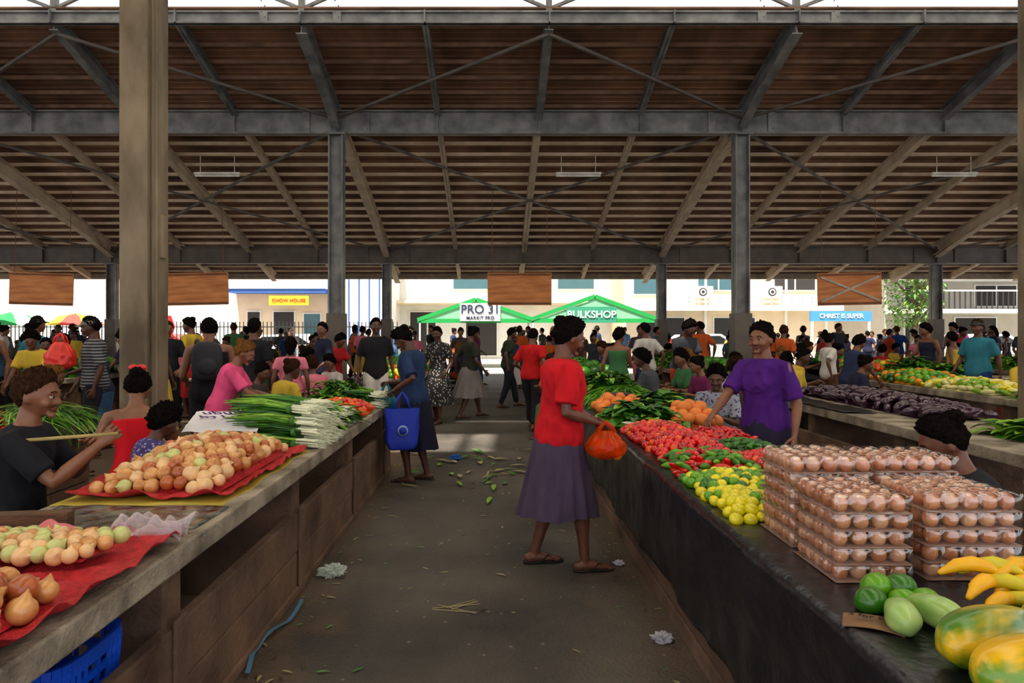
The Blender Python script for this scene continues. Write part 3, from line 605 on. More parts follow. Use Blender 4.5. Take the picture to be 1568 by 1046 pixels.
def exr(b):
    b.box(6.5,17,33.2,34,2.55,2.8,1)
    for zz in(2.95,3.15): b.box(9.5,17,33.15,33.2,zz,zz+.05,1)
    for i in range(16): b.box(9.5+i*.5,9.54+i*.5,33.15,33.2,2.55,3.2,1)
    for X in(10.0,13.4): 
        b.box(X,X+.8,33.5,33.95,3.2,3.75,1)
        for r_ in(.2,.14,.08): b.tube([(X+.3,33.49,3.47),(X+.3,33.47-.02*(.2-r_)*10,3.47)],[r_,r_],n=16,mi=3 if r_!=.14 else 1)
    for i in range(6): b.box(6.5+i*2,6.62+i*2,33.9,34,0,8,1)
bld('building_cream',6.5,17,34,8,cream,[(10.2,12.2,3.6,4.6,2),(14.0,16.0,3.6,4.6,3),(7.0,8.2,3.4,4.6,2),(7.5,9.5,.2,2.2,3),(11,13,.2,2.2,3)],extras=exr)
def exb(b):
    for zz in(2.4,4.0): b.box(19.5,27,31.8,34,zz,zz+.18,1)
    for i in range(30): b.box(19.5+i*.25,19.54+i*.25,31.8,31.85,2.58,3.4,3)
    b.box(19.5,27,31.8,31.85,3.4,3.47,1)
bld('building_balcony',19.5,38,34,8,M('paint_grey',170,166,156),[(20.5,22,.3,2.2,3),(23,25,.3,2.2,3),(20.5,22,2.8,3.8,3),(24,26,2.8,3.8,3)],extras=exb)
bld('building_gap',17,19.5,40,5,M('paint_tan',190,175,150),[(17.5,18.5,2,3,3)])
def text(s,size,loc,m,parent,rot=(math.pi/2,0,0),ext=.01):
    c=bpy.data.curves.new('lettering','FONT'); c.body=s; c.size=size; c.align_x='CENTER'; c.align_y='CENTER'; c.extrude=ext; c.offset=size*.015
    o=bpy.data.objects.new('lettering',c); c.materials.append(m); bpy.context.scene.collection.objects.link(o); o.rotation_euler=rot
    if parent: o.parent=parent; o.location=V(loc)-parent.location
    else: o.location=loc
    return o
def tent(x0,x1,y,z0,z1,panel):
    b=MB(); xm=(x0+x1)/2; dp=3.2
    for s,xe in((0,x0),(1,x1)): b.add([(xm,y,z1),(xe,y,z0),(xe,y+dp,z0),(xm,y+dp,z1)],[(0,1,2,3)],1)
    b.add([(xm,y,z1-.12),(x0+.35,y,z0+.02),(x1-.35,y,z0+.02)],[(0,1,2)],2)
    b.bar((x0,y-.02,z0),(xm,y-.02,z1),.05,.16,1,up=(0,0,1)); b.bar((x1,y-.02,z0),(xm,y-.02,z1),.05,.16,1); b.box(x0,x1,y-.03,y+.01,z0-.12,z0+.05,1)
    for X in(x0+.1,x1-.1):
        for yy in(y,y+dp): b.bar((X,yy,0),(X,yy,z0),.06,.06,0)
    b.box(panel[0],panel[1],y-.12,y-.08,panel[2],panel[3],panel[4])
    return b.obj('market_tent',[wht,grn,M('tent_lightgreen',120,190,140),M('tent_teal',40,130,100)])
t1=tent(-3.1,1.7,28,2.0,2.85,(-1.35,.30,1.95,2.68,0)); text('PRO 31',.50,(-.52,27.86,2.42),M('letter_dark',30,40,70),t1); text('MARKIT PRO',.2,(-.52,27.86,2.08),M('letter_dark',30,40,70),t1)
t2=tent(1.5,6.7,27.5,2.0,2.95,(2.95,4.95,1.88,2.52,3)); text('BULKSHOP',.40,(3.95,27.36,2.2),wht,t2)
b=MB(); b.box(13.9,16.6,29.9,30,1.98,2.42,0); b.bar((14,29.95,0),(14,29.95,1.98),.08,.08,1); b.bar((16.5,29.95,0),(16.5,29.95,1.98),.08,.08,1); sg=b.obj('blue_shop_sign',[M('sign_blue',60,130,185),wht]); text('CHRIST IS SUPER',.26,(15.25,29.88,2.2),wht,sg)
text('CHOW HOUSE',.24,(-9.85,32.88,3.02),M('letter_red',200,40,40),None).name='shop_sign_lettering'
b=MB(); b.add([(-12.3,24.6,.2),(-11.9,24.6,.2),(-11.45,24.6,1.7),(-11.6,24.6,2.1),(-12.2,24.6,2.1)],[(0,1,2,3,4)],0); b.bar((-12.3,24.62,0),(-12.3,24.62,2.1),.03,.03); b.obj('red_feather_flag',[M('flag_red',220,30,40)])
b=MB()
for i in range(150): X=-26+i*.15; b.bar((X,26,0),(X,26,1.9),.03,.03,0)
b.bar((-26,26,.3),(-3.6,26,.3),.04,.04,0); b.bar((-26,26,1.7),(-3.6,26,1.7),.04,.04,0); b.obj('iron_fence',[M('fence_black',40,42,44)])
def car(x,y,col,name='parked_car'):
    b=MB(); prof=[(-2.1,.35),(-2.15,.8),(-1.5,.92),(-.9,1.38),(.75,1.42),(1.45,.98),(2.1,.85),(2.15,.4)]
    b.loft([[(px,s,pz) for px,pz in prof] for s in(-.85,.85)],0)
    for s in(-.86,.86): b.add([(-1.35,s,.95),(-.82,s,1.30),(.68,s,1.33),(1.25,s,.98)],[(0,1,2,3)],1)
    for px in(-1.35,1.35):
        for s in(-.8,.8): b.tube([(px,s-.1,.33),(px,s+.1,.33)],[.33,.33],n=20,mi=1); 
    b.tube([(-1.35,-.91,.33),(-1.35,-.9,.33)],[.18]*2,n=14,mi=2); b.tube([(1.35,-.91,.33),(1.35,-.9,.33)],[.18]*2,n=14,mi=2)
    o=b.obj(name,[col,mat('car_dark',C(25,28,32),.2),M('hub_grey',160,160,165)],bevel=.04,recenter=False); o.location=(x,y,0)
car(-9,29.9,M('car_white',225,225,225,.3)); car(9.5,31.5,M('car_silver',150,155,160,.3)); car(-14.5,30,M('car_red',170,30,30,.3)); car(21.5,30.3,M('car_white',225,225,225,.3))
def umb(x,y,z,r,c1,c2):
    b=MB(); n=16
    for j in range(n):
        a0=2*math.pi*j/n;a1=2*math.pi*(j+1)/n
        pr=[(0,0,z+.45*r)]+[(math.cos(a)*r*t,math.sin(a)*r*t,z+.45*r*(1-t*t)) for t in(.5,1) for a in(a0,a1)]
        b.add([(x+p[0],y+p[1],p[2]) for p in pr],[(0,1,2),(1,3,4,2)],j//2%2)
    b.tube([(x,y,0),(x,y,z+.45*r)],[.02,.02],mi=2); b.obj('market_umbrella',[c1,c2,wht])
umb(-15.3,25.0,1.75,1.0,M('umb_red',220,60,50),yel); umb(-17.6,24.9,1.75,1.1,grn,wht)
b=MB(); b.tube([(18.6,30,0),(18.5,30,1.6),(18.8,30,3),(18.4,30,4.5)],[.22,.17,.12,.08],round_ends=True)
for k in range(5): a=k*1.3; b.tube([(18.7,30,2+.3*k),(18.7+math.cos(a)*.9,30+math.sin(a)*.9,3+.4*k)],[.07,.03])
for k in range(1700):
    a=R.uniform(0,6.28); r=R.random()**.5*1.25; z=3.6+R.uniform(-1.8,2.0); rr=r*(1-((z-3.6)/2.4)**2)**.5; p=(18.4+math.cos(a)*rr,30+math.sin(a)*rr,z)
    b.leaf(p,(R.uniform(-1,1),R.uniform(-1,1),R.uniform(-.5,.5)),.2,.10,.4,mi=1+k%2,seg=2)
b.obj('tree',[M('bark',90,75,60),mat('leaf_tree',C(60,110,24),.6),mat('leaf_tree2',C(106,140,50),.6)])
crowd(88,-13,14,9.3,17,.35); crowd(90,-15,16,17,23.5,.05); crowd(50,-18,20,24.2,28.6,.0,minD=.7); crowd(20,-9.5,-4.6,6.3,10,.4); crowd(10,4.9,12,8.8,10.9,.3); crowd(7,-3.3,-2.3,7.6,10.5,.5); crowd(4,2.3,3.0,7.4,10.5,.8)
# ---------------------------------------------------------------- produce
G=[mat('leaf_green',C(58,122,20),.4,.3,20),mat('leaf_light',C(122,170,42),.4,.25,20),mat('leaf_dark',C(26,78,18),.4,.3,20),mat('stem_white',C(226,230,200),.4,.05,20)]
tom=[mat('tomato_red',C(214,18,8),.2,.2,12,coat=.5),mat('tomato_orange',C(232,84,14),.2,.2,12,coat=.5),mat('tomato_dark',C(164,10,12),.2,.2,12,coat=.5)]
on=[mat('onion_gold',C(206,128,58),.3,.25,14,col2=C(226,170,104),coat=.3),mat('onion_cream',C(228,184,130),.3,.15,14,coat=.3),mat('onion_brown',C(176,90,44),.3,.25,14,coat=.3),mat('onion_green',C(196,200,124),.3,.15,14,coat=.3)]
limeM=[mat('lime_green',C(96,160,14),.3,.2,14,coat=.3),mat('lemon_yellow',C(232,218,24),.3,.12,14,coat=.3),mat('lime_dark',C(44,108,14),.3,.2,14,coat=.3)]
def mound(u,v): return max(0,(1-u*u))**.6*max(0,(1-v*v))**.6
def heap(name,x0,x1,y0,y1,h,r,mats,shape='ball',wts=None,seg=(10,7),z0=.75,base=None,sm=True,gap=1.75):
    b=MB(); xm,ym=(x0+x1)/2,(y0+y1)/2; hx,hy=(x1-x0)/2,(y1-y0)/2
    y=y0; row=0
    while y<=y1:
        x=x0+(r if row%2 else 0)
        while x<=x1:
            px,py=x+R.uniform(-.25,.25)*r,y+R.uniform(-.25,.25)*r; u,v=(px-xm)/hx,(py-ym)/hy; z=z0+r*.85+h*mound(min(1,abs(u)),min(1,abs(v)))+R.uniform(-.15,.35)*r*(1 if h>.02 else 0)
            rr=r*R.uniform(.82,1.12); mi=R.choices(range(len(mats)),wts)[0] if wts else R.randrange(len(mats))
            if shape=='ball': b.ell((px,py,z),(rr,rr,rr*.86),rot=Euler((R.uniform(-.6,.6),R.uniform(-.6,.6),R.uniform(0,6))).to_matrix(),mi=mi,n=seg[0],m=seg[1])
            elif shape=='onion': b.ell((px,py,z),(rr,rr,rr*.95),rot=Euler((R.uniform(-1.4,1.4),R.uniform(-1.4,1.4),R.uniform(0,6))).to_matrix(),mi=mi,n=14,m=12,fn=lambda d,q:V((q.x*(1-.75*max(0,d.z-.82)/.18),q.y*(1-.75*max(0,d.z-.82)/.18),q.z*(1.0+.5*max(0,d.z-.86)/.14))))
            elif shape=='long': b.ell((px,py,z),(rr*.62,rr*.62,rr*1.5),rot=Euler((math.pi/2+R.uniform(-.4,.4),0,R.uniform(0,6))).to_matrix(),mi=mi,n=seg[0],m=seg[1])
            elif shape=='pepper': b.ell((px,py,z),(rr*.6,rr*.6,rr*1.35),rot=Euler((math.pi/2+R.uniform(-.5,.5),0,R.uniform(0,6))).to_matrix(),mi=mi,n=10,m=8,fn=lambda d,q:V((q.x*(1-.45*max(0,d.z)),q.y*(1-.45*max(0,d.z)),q.z)))
            x+=r*gap
        y+=r*gap*.88; row+=1
    b2=len(mats)
    b.surf(lambda u,v:(x0+(x1-x0)*u,y0+(y1-y0)*v,z0+.004+h*mound(abs(2*u-1),abs(2*v-1))),10,10,b2)
    return b.obj(name,list(mats)+[base or mats[0]],smooth=sm)
def greens(name,x0,x1,y0,y1,h,n,L,W,mats,z0=.75,rise=.6):
    b=MB(); xm,ym=(x0+x1)/2,(y0+y1)/2
    for k in range(n):
        u,v=R.uniform(-1,1),R.uniform(-1,1); z=z0+h*mound(abs(u),abs(v))*R.uniform(.5,1)+.01; a=R.uniform(0,6.28)
        b.leaf((xm+u*(x1-x0)/2*.9,ym+v*(y1-y0)/2*.9,z),(math.cos(a),math.sin(a),R.uniform(.1,rise)),L*R.uniform(.6,1.2),W*R.uniform(.7,1.2),R.uniform(.2,.7),mi=R.randrange(len(mats)))
    b.surf(lambda u,v:(x0+(x1-x0)*u,y0+(y1-y0)*v,z0+.003+h*.7*mound(abs(2*u-1),abs(2*v-1))),10,10,0)
    return b.obj(name,mats,smooth=True)
def bunches(name,items,lstem,lleaf,mats,nst=16):
    b=MB()
    for (x,y,z,a) in items:
        d=V((math.cos(a),math.sin(a),0)); s=V((-d.y,d.x,0))
        for k in range(nst):
            o=s*R.uniform(-.04,.04)+V((0,0,R.uniform(.006,.05))); p=V((x,y,z))+o+d*R.uniform(-.02,.02); q=p+d*lstem*R.uniform(.75,1.15)+V((0,0,.01)); sp=s*R.uniform(-.07,.07)
            b.tube([p,p.lerp(q,.25),q],[.0095,.0065,.006],n=6,mi=3,round_ends=True)
            e=q+d*lleaf*R.uniform(.7,1.05)+sp+V((0,0,R.uniform(-.01,.05))); b.tube([q,q.lerp(e,.5)+V((0,0,.015)),e],[.0075,.010,.003],n=6,mi=R.choice((0,0,2,1)))
            for w in range(4): b.tube([p,p-d*.04+V((R.uniform(-.02,.02),R.uniform(-.02,.02),-.012))],[.0025,.001],n=4,mi=3)
        c=V((x,y,z+.03))+d*lstem*1.1; b.tube([c-d*.012,c+d*.012],[(.055,.035)]*2,n=14,side=s,mi=4)
    return b.obj(name,mats,smooth=True)
redc=mat('red_mesh_cloth',C(210,14,26),.55,.25,30,bump=.8,bscale=220,col2=C(230,40,52))
def sheetobj(name,x0,x1,y0,y1,m,z=.756,amp=.02,edge=.03,nu=40,nv=40,sc=6,solid=.003,skew=0):
    b=MB()
    def fn(u,v):
        x=x0+(x1-x0)*u; y=y0+(y1-y0)*v; e=max(abs(2*u-1),abs(2*v-1))**8
        return (x+skew*(v-.5)+.02*noise.noise(V((y*4,u*2,1))),y+.03*noise.noise(V((x*4,v*2,3))),z+abs(noise.noise(V((x*sc,y*sc,x0))))*amp+edge*e*(.6+.8*noise.noise(V((x*9,y*9,2)))))
    b.surf(fn,nu,nv); return b.obj(name,[m],smooth=True,solid=solid)
# left table
sheetobj('red_mesh_onion_mat',-1.93,-1.20,3.08,4.38,redc,edge=.05,skew=0.0)
heap('onion_pile',-1.84,-1.28,3.18,4.26,.13,.036,on,'onion',wts=(5,4,2,1),base=redc,z0=.765)
sheetobj('yellow_table_mat',-1.96,-1.19,3.02,4.42,mat('mat_yellow',C(170,150,50),.7),z=.752,amp=.0,edge=0,solid=.002)
sheetobj('printed_plastic_sheet',-1.9,-1.16,2.66,3.0,mat('printed_plastic',C(26,46,40),.2,.6,14,col2=C(120,126,120),bump=.3,bscale=25,coat=.5),z=.753,amp=.008,edge=.003)
sheetobj('red_mesh_sack',-1.95,-1.13,1.4,2.5,redc,edge=.05,amp=.06,nu=70,nv=70)
sheetobj('clear_plastic_bag',-1.42,-1.12,2.42,2.62,thin('clear_plastic_pink',C(235,225,230),.12,.1,k=.5),z=.79,amp=.10,edge=-.03,sc=16,nu=60,nv=60)
sheetobj('clear_plastic_bag',-1.9,-1.5,2.30,2.50,thin('clear_plastic_pinker',C(250,150,160),.3,.1,k=.4),z=.80,amp=.06,edge=-.03,sc=14,nu=50,nv=50)
heap('onion_pile',-1.65,-1.21,1.45,1.88,.07,.038,on,'onion',wts=(6,2,3,0),base=redc,z0=.775)
heap('onion_pile',-1.75,-1.28,2.12,2.34,.02,.028,[on[3],on[1],on[0]],'onion',base=redc,z0=.80)
b=MB(); b.box(-.16,.16,-.035,.035,0,.075,0); o=b.obj('wooden_block',[mat('wood_dark',C(92,62,40),.8,.3,6,bump=.4,stretch=(1,6,6))],bevel=.006); o.location=(-1.78,2.60,.757); o.rotation_euler[2]=.15
b=MB(); b.surf(lambda u,v:(-.24+.48*u,-.15+.3*v,.03+.10*v+.012*noise.noise(V((u*5,v*5,0)))),16,10); sg=b.obj('paper_sign',[mat('paper',C(225,222,228),.7,.05)],smooth=True); sg.location=(-1.80,4.60,.86); sg.rotation_euler[2]=.1
text('Vudu\nPty Ltd',.13,(0,0,0),M('ink_purple',110,60,140),None,ext=.001); o=bpy.context.scene.collection.objects[-1]; o.name='paper_lettering'; o.parent=sg; o.location=(0,0,.10); o.rotation_euler=(.33,0,math.pi)
b5=G+[mat('tie_green',C(60,110,40),.6)]
bunches('spring_onion_bunches',[(-1.16-.025*j+R.uniform(-.02,.02),4.50+.14*i+.03*j,.755+.07*j,math.pi+R.uniform(-.2,.2)) for j in range(4) for i in range(5-j//2)],.13,.46,b5,20)
bunches('leek_bunches',[(-1.22,5.45+.15*i,.755+.08*j,math.pi+R.uniform(-.2,.2)) for i in range(3) for j in range(2)],.07,.34,b5)
greens('leafy_greens_pile',-1.95,-1.55,4.85,5.8,.24,320,.22,.06,[G[0],G[2],G[1]])
greens('leafy_greens_pile',-1.6,-1.18,5.35,6.1,.16,260,.2,.05,[G[0],G[2],G[1]])
heap('tomato_pile',-1.65,-1.16,6.15,6.62,.10,.034,[tom[1],tom[0],limeM[1],limeM[0]],wts=(6,4,1,1))
greens('leafy_greens_pile',-1.9,-1.3,6.65,7.5,.26,300,.2,.06,[G[0],G[1],G[2]])
bunches('radish_bunches',[(-1.15,6.85+.14*i,.755+.09*j,math.pi+R.uniform(-.12,.12)) for i in range(3) for j in range(2)],.10,.3,b5)
# basket under table
b=MB()
for t in range(9):
    z=.10+.06*t; k=.8+.2*t/8; ex=.14*k
    rr=[(math.copysign(abs(math.cos(a))**.55,math.cos(a))*ex,math.copysign(abs(math.sin(a))**.55,math.sin(a))*.2*k,z) for a in [2*math.pi*q/28 for q in range(28)]]
    for q in range(28): b.bar(rr[q],rr[(q+1)%28],.012,.022 if t<8 else .045)
for q in range(48):
    a=2*math.pi*q/48; px=math.copysign(abs(math.cos(a))**.55,math.cos(a)); py=math.copysign(abs(math.sin(a))**.55,math.sin(a))
    b.bar((px*.112,py*.16,.10),(px*.14,py*.2,.58),.012,.012)
b.box(-.10,.10,-.145,.145,.09,.105)
o=b.obj('blue_plastic_basket',[mat('basket_blue',C(8,70,195),.35)],recenter=False); o.location=(-1.355,2.10,-.04)
# table 2 left
heap('tomato_pile',-4.2,-3.6,4.6,5.6,.10,.034,tom,wts=(6,2,2))
greens('green_bean_pile',-3.95,-3.42,5.0,5.85,.22,600,.42,.014,[G[0],G[1]],rise=.2)
greens('leafy_greens_pile',-4.2,-3.5,3.2,4.4,.2,260,.22,.08,[G[0],G[1]])
# right table
blk=mat('black_plastic_sheet',C(22,23,28),.3,.3,5,bump=.5,bscale=12,spec=.5)
b=MB()
def drape(u,v):
    y=.62+7.6*v
    L_=u*1.42
    w=.010*math.sin(y*7.3)+.012*noise.noise(V((y*3,u*3,5)))
    if L_<.88: return (1.79-L_,y,.757+.003*noise.noise(V((y*5,L_*5,0))))
    t=L_-.88; return (.905-.012*math.sin(min(1,t/.05)*1.57)+ w*min(1,t*6)+.016*noise.noise(V((y*7,t*5,1)))*min(1,t*4)+.012*abs(math.sin(y*2.1))*min(1,t*3),y,.757-t*(1+.10*noise.noise(V((y*1.3,0,7)))))
b.surf(drape,70,240); b.obj('black_plastic_tablecloth',[blk],smooth=True,solid=.003)
eggm=[mat('egg_tan',C(214,144,104),.3,.08,12,coat=.6),mat('egg_pink',C(226,168,132),.3,.08,12,coat=.6),mat('egg_brown',C(196,122,82),.3,.08,12,coat=.6)]
shrink=film_mat('shrink_film')
def eggs(name,x0,y0,nx,ny,layers,p=.058,pz=.0515):
    b=MB(); z0=.762; film=MB()
    for l in range(layers):
        jx=R.uniform(-.004,.004); jy=R.uniform(-.004,.004); zr_=z0+.029+l*pz
        for i in range(nx):
            for j in range(ny):
                edge=i==0 or j==0 or j==ny-1 or i==nx-1 or l==layers-1
                if not edge: continue
                x=x0+(i+.5)*p+R.uniform(-.002,.002)+jx; y=y0+(j+.5)*p+jy+R.uniform(-.002,.002)
                b.ell((x,y,zr_),(.0232,.0232,.0285),rot=Euler((R.uniform(-.2,.2),R.uniform(-.2,.2),0)).to_matrix(),mi=R.randrange(3),n=14,m=10,fn=lambda d,q:V((q.x*(1-.12*d.z),q.y*(1-.12*d.z),q.z)))
        b.box(x0,x0+nx*p,y0,y0+ny*p,z0+l*pz,z0+l*pz+.003,4)
    X1=x0+nx*p; Y1=y0+ny*p; zt=z0+layers*pz+.006
    def bump_(a,na,v,nv): return .010*abs(math.sin(math.pi*na*a))**.6*abs(math.sin(math.pi*nv*v))**.6
    o1=R.random()*9
    film.surf(lambda u,v:(x0-.003+(X1-x0+.006)*u,y0+.004-bump_(u,nx,v,layers)+.003*noise.noise(V((u*14,v*14,o1))),z0+(zt-z0)*v),nx*8,layers*8,3)
    film.surf(lambda u,v:(x0+.004-bump_(u,ny,v,layers)+.003*noise.noise(V((u*14,v*14,o1+3))),y0-.003+(Y1-y0+.006)*u,z0+(zt-z0)*v),ny*8,layers*8,3)
    film.surf(lambda u,v:(x0+(X1-x0)*u,y0+(Y1-y0)*v,zt-.006+bump_(u,nx,v,ny)+.003*noise.noise(V((u*14,v*14,o1+5)))),nx*8,ny*8,3)
    b.add(film.v,film.f,3)
    return b.obj(name,eggm+[shrink,mat('tray_pulp',C(150,116,100),.9)],smooth=True)
eggs('egg_tray_stack',1.035,2.06,4,5,5); eggs('egg_tray_stack',1.05,2.40,5,5,6)
eggs('egg_tray_stack',1.325,2.08,5,5,5); eggs('egg_tray_stack',1.36,2.42,5,4,6)
def papaya(x,y,z,L_,r,yaw,m,tilt=0,name='papaya'):
    b=MB(); b.ell((0,0,0),(r,L_/2,r),n=40,m=24,fn=lambda d,q:V((q.x*(1-.22*d.y)*(1+.035*math.cos(5*math.atan2(d.z,d.x))),q.y,q.z*(1-.22*d.y)*(1+.035*math.cos(5*math.atan2(d.z,d.x)))))); b.tube([(0,L_*.48,0),(0,L_*.54,0)],[.012,.009],mi=1)
    o=b.obj(name,[m,G[0]],smooth=True,recenter=False); o.location=(x,y,z); o.rotation_euler=(tilt,0,yaw)
pm1=mat('papaya_yellow',C(244,190,8),.3,.1,9,col2=C(110,150,30),lo=.48,hi=.62,stretch=(1.6,.35,1.6),coat=.3); pm2=mat('papaya_green',C(84,140,30),.3,.2,9,col2=C(236,190,20),lo=.45,hi=.66,stretch=(1.6,.35,1.6),coat=.3); pm3=mat('melon_pale',C(140,186,84),.3,.15,9,col2=C(176,206,120),coat=.3)
papaya(1.14,1.43,.822,.34,.064,math.radians(-72),pm1); papaya(1.15,1.58,.822,.34,.064,math.radians(-64),pm2); papaya(1.42,1.66,.82,.3,.06,math.radians(-80),pm2)
papaya(1.04,1.74,.80,.16,.040,math.radians(-20),pm3,name='cucumber'); papaya(1.14,1.76,.80,.17,.040,math.radians(15),pm3,name='cucumber')
heap('avocado_pile',1.04,1.20,1.86,1.98,.02,.040,[limeM[2],limeM[0]],seg=(18,12))
b=MB()
for k in range(16):
    x=1.36+.055*(k%6)+R.uniform(-.01,.01); y=1.80+.05*(k//6); z=.785+.03*(k//6); a=R.uniform(-.8,.6)
    pts=[(x+.08*t*math.cos(a)-.02,y+.08*t*math.sin(a)-.0,z+.03*(1-t*t)) for t in(-1,-.5,0,.5,1)]
    b.tube(pts,[.008,.018,.021,.018,.007],n=10,mi=k%2,round_ends=True)
b.obj('banana_bunch',[mat('banana_yellow',C(242,180,14),.45,.1,12),mat('banana_green',C(214,196,36),.45,.12,12)],smooth=True)
b=MB(); b.surf(lambda u,v:(-.07+.14*u,-.045+.09*v,.006+.008*math.sin(u*3)),8,6); sg=b.obj('cardboard_price_label',[mat('cardboard',C(130,96,66),.8)],solid=.003); sg.location=(.985,1.77,.762); sg.rotation_euler[2]=-.5
t_=text('5 for $10',.03,(0,0,0),M('ink_black',30,28,28),None,ext=.0005); t_.parent=sg; t_.location=(0,0,.018); t_.rotation_euler=(0,0,0)
heap('lemon_pile',.97,1.20,2.72,3.12,.05,.028,[limeM[1],limeM[0]],wts=(6,1),seg=(12,9)); heap('lime_pile',.97,1.42,3.08,3.5,.06,.027,[limeM[0],limeM[1],limeM[2]],wts=(3,3,2),seg=(12,9))
greens('cabbage_leaves',1.20,1.36,2.74,2.92,.12,60,.12,.10,[G[1],mat('leaf_pale',C(160,196,110),.5)],rise=1.6)
heap('chilli_pepper_pile',.97,1.42,3.50,4.05,.08,.030,[tom[0],G[0],limeM[0],tom[2]],'pepper',wts=(4,5,3,2)); heap('tomato_pile',1.42,1.78,3.0,4.1,.08,.026,tom,'ball',wts=(6,2,1))
heap('tomato_pile',1.0,1.42,4.05,4.62,.09,.030,tom,wts=(6,2,2)); heap('green_pepper_pile',1.42,1.76,4.1,4.5,.05,.03,[G[0],G[2],limeM[2]],'pepper')
heap('chilli_pepper_pile',1.42,1.78,4.5,5.1,.06,.026,[tom[0],tom[2]],'pepper'); heap('tomato_pile',.98,1.40,4.65,5.2,.08,.028,tom,wts=(6,3,1))
sheetobj('cardboard_price_label',1.0,1.22,5.2,5.3,mat('paper2',C(210,205,195),.7),z=.82,amp=.01,edge=0)
greens('bok_choy_pile',.97,1.5,5.25,6.05,.18,300,.18,.10,[G[0],G[0],G[1],G[2]]); heap('orange_pumpkin_pile',1.45,1.78,5.4,5.9,.10,.06,[mat('pumpkin',C(232,130,50),.5,.15,8)],seg=(16,10))
heap('orange_pumpkin_pile',1.0,1.4,6.25,6.7,.10,.055,[mat('pumpkin',C(232,130,50),.5),mat('aubergine',C(50,26,44),.3)],seg=(16,10),wts=(3,1)); greens('bok_choy_pile',1.35,1.78,5.9,6.7,.2,240,.2,.10,[G[0],G[1],G[2]])
greens('green_bean_pile',.97,1.75,6.8,7.6,.2,800,.36,.014,[G[0],G[1],limeM[0]],rise=.15); greens('leafy_greens_pile',1.0,1.7,7.6,8.25,.3,340,.2,.07,[G[0],G[1],G[2]])
# other tables
egp=[mat('eggplant',C(50,20,44),.2,.3,8,coat=.5)]
heap('eggplant_pile',3.75,4.3,5.9,8.4,.07,.062,egp,'long',seg=(12,8)); greens('leafy_greens_pile',3.7,4.2,4.4,5.2,.12,160,.2,.1,[G[0],G[1]])
sheetobj('black_plastic_table_sheet',3.28,3.6,6.4,8.5,blk,z=.757,amp=.03,edge=.0)
heap('mango_pile',6.0,6.8,9.6,10.9,.12,.055,[mat('mango',C(220,140,30),.4),limeM[0],limeM[2]]); heap('corn_pile',5.95,6.6,8.2,9.5,.1,.05,[mat('corn',C(224,216,150),.5),limeM[1],G[1]],'long'); greens('lettuce_pile',5.95,6.8,5.4,8.0,.28,800,.22,.12,[G[0],G[1],G[0]]); greens('leafy_greens_pile',6.2,6.85,6.4,7.6,.65,600,.26,.1,[G[0],G[1]])
for xa,xb in BT:
    yy=11.25
    while yy<15.4:
        k=R.randrange(5); Ls=R.uniform(.7,1.1); a,c=xa+.06,xb-.06
        if k<=2: greens('leafy_greens_pile',a,c,yy,yy+Ls,R.uniform(.12,.38),190,.24,.09,[G[0],G[1],G[2]])
        elif k==3: heap('watermelon_pile',a,c,yy,yy+Ls,.1,.11,[G[2],G[0]],seg=(14,9))
        else: heap('mango_pile',a,c,yy,yy+Ls,.12,.055,[tom[1],limeM[1],limeM[0]],seg=(8,6))
        yy+=Ls+.08
greens('leafy_greens_pile',-6.85,-6.05,6.2,7.9,.25,260,.25,.12,[G[0],G[1]]); heap('watermelon_pile',8.5,9.2,8,10,.1,.11,[G[2],G[0]])
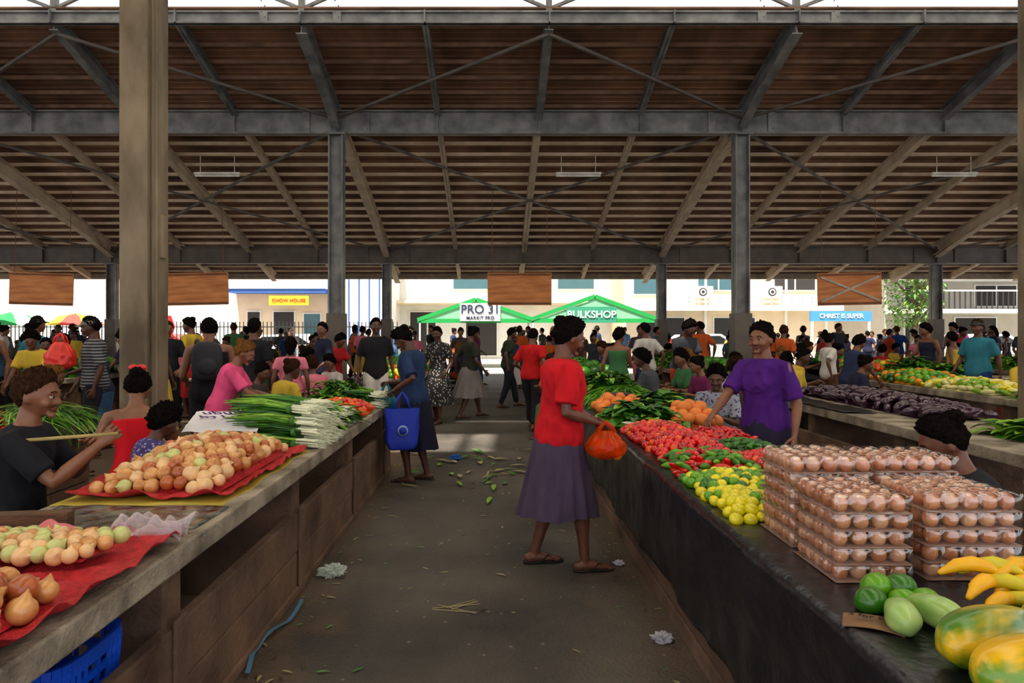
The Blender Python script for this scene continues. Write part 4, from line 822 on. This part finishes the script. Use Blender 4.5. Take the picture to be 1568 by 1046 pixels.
# floor litter
b=MB()
for k in range(45):
    x,y=R.gauss(-.1,.35),R.gauss(7.6,.6); a=R.uniform(0,6.3); b.leaf((x,y,.02),(math.cos(a),math.sin(a),.05),R.uniform(.08,.25),R.uniform(.02,.07),.05,mi=R.choice((0,1,2,2)))
for k in range(6): a=R.uniform(-.5,.9); b.tube([(-.25+R.uniform(-.1,.1),3.75+R.uniform(-.05,.05),.006),(-.25+.18*math.cos(a),3.75+.18*math.sin(a),.008)],[.003,.002],n=5,mi=2)
for k in range(220):
    x,y=R.uniform(-1.05,.88),R.uniform(2,9)
    if R.random()<.6: x=R.choice((-1.0,.8))+R.gauss(0,.09)
    a=R.uniform(0,6.3); b.leaf((x,y,.008),(math.cos(a),math.sin(a),.02),R.uniform(.02,.07),R.uniform(.008,.02),.05,mi=R.choice((0,2,2,3)),seg=3)
b.obj('floor_leaf_litter',[G[0],G[1],mat('straw',C(150,138,100),.8),mat('dead_leaf',C(70,50,34),.8)])
def crumple(name,x,y,s,m):
    b=MB(); b.ell((x,y,s*.45),(s,s*.8,s*.5),n=40,m=28,fn=lambda d,q:q*(1+.7*noise.noise(d*3+V((x,y,0)))+.35*noise.noise(d*8))); b.obj(name,[m])
crumple('crumpled_plastic_bag',-1.0,4.25,.07,thin('clear2',(.75,.85,.78),.25)); crumple('crumpled_paper',.83,3.35,.045,M('litter_white',190,190,200)); crumple('crumpled_blue_plastic',-.45,8.1,.06,M('litter_blue',30,100,190)); crumple('crumpled_paper',.82,4.45,.03,M('litter_white',190,190,200))
b=MB(); b.surf(lambda u,v:(-1.09+.03*math.sin(u*7)-.02*u+.022*v,3.85-.85*u,.012+.02*abs(math.sin(u*9))),30,2); b.obj('blue_plastic_strip',[M('strip_blue',70,120,150)],solid=.001)
# ---------------------------------------------------------------- light & camera
w=bpy.data.worlds.new('World'); bpy.context.scene.world=w; w.use_nodes=True; bg=w.node_tree.nodes['Background']; bg.inputs[0].default_value=(.92,.94,1,1); bg.inputs[1].default_value=1.45
sun=bpy.data.lights.new('sun','SUN'); sun.energy=13; sun.angle=.03; sun.color=(1,.92,.78); so=bpy.data.objects.new('sun',sun); bpy.context.scene.collection.objects.link(so)
so.rotation_euler=V((.12,.38,-1)).to_track_quat('-Z','Y').to_euler()
cam=bpy.data.cameras.new('camera'); co=bpy.data.objects.new('camera',cam); bpy.context.scene.collection.objects.link(co)
co.location=(0,0,1.52); co.rotation_euler=(math.pi/2,0,0); cam.sensor_width=36; cam.lens=24; cam.shift_x=.0185; cam.shift_y=-.0096; cam.clip_start=.05; cam.clip_end=300
bpy.context.scene.camera=co
vs=bpy.context.scene.view_settings; vs.view_transform='Standard'; vs.look='None'; vs.exposure=0.2
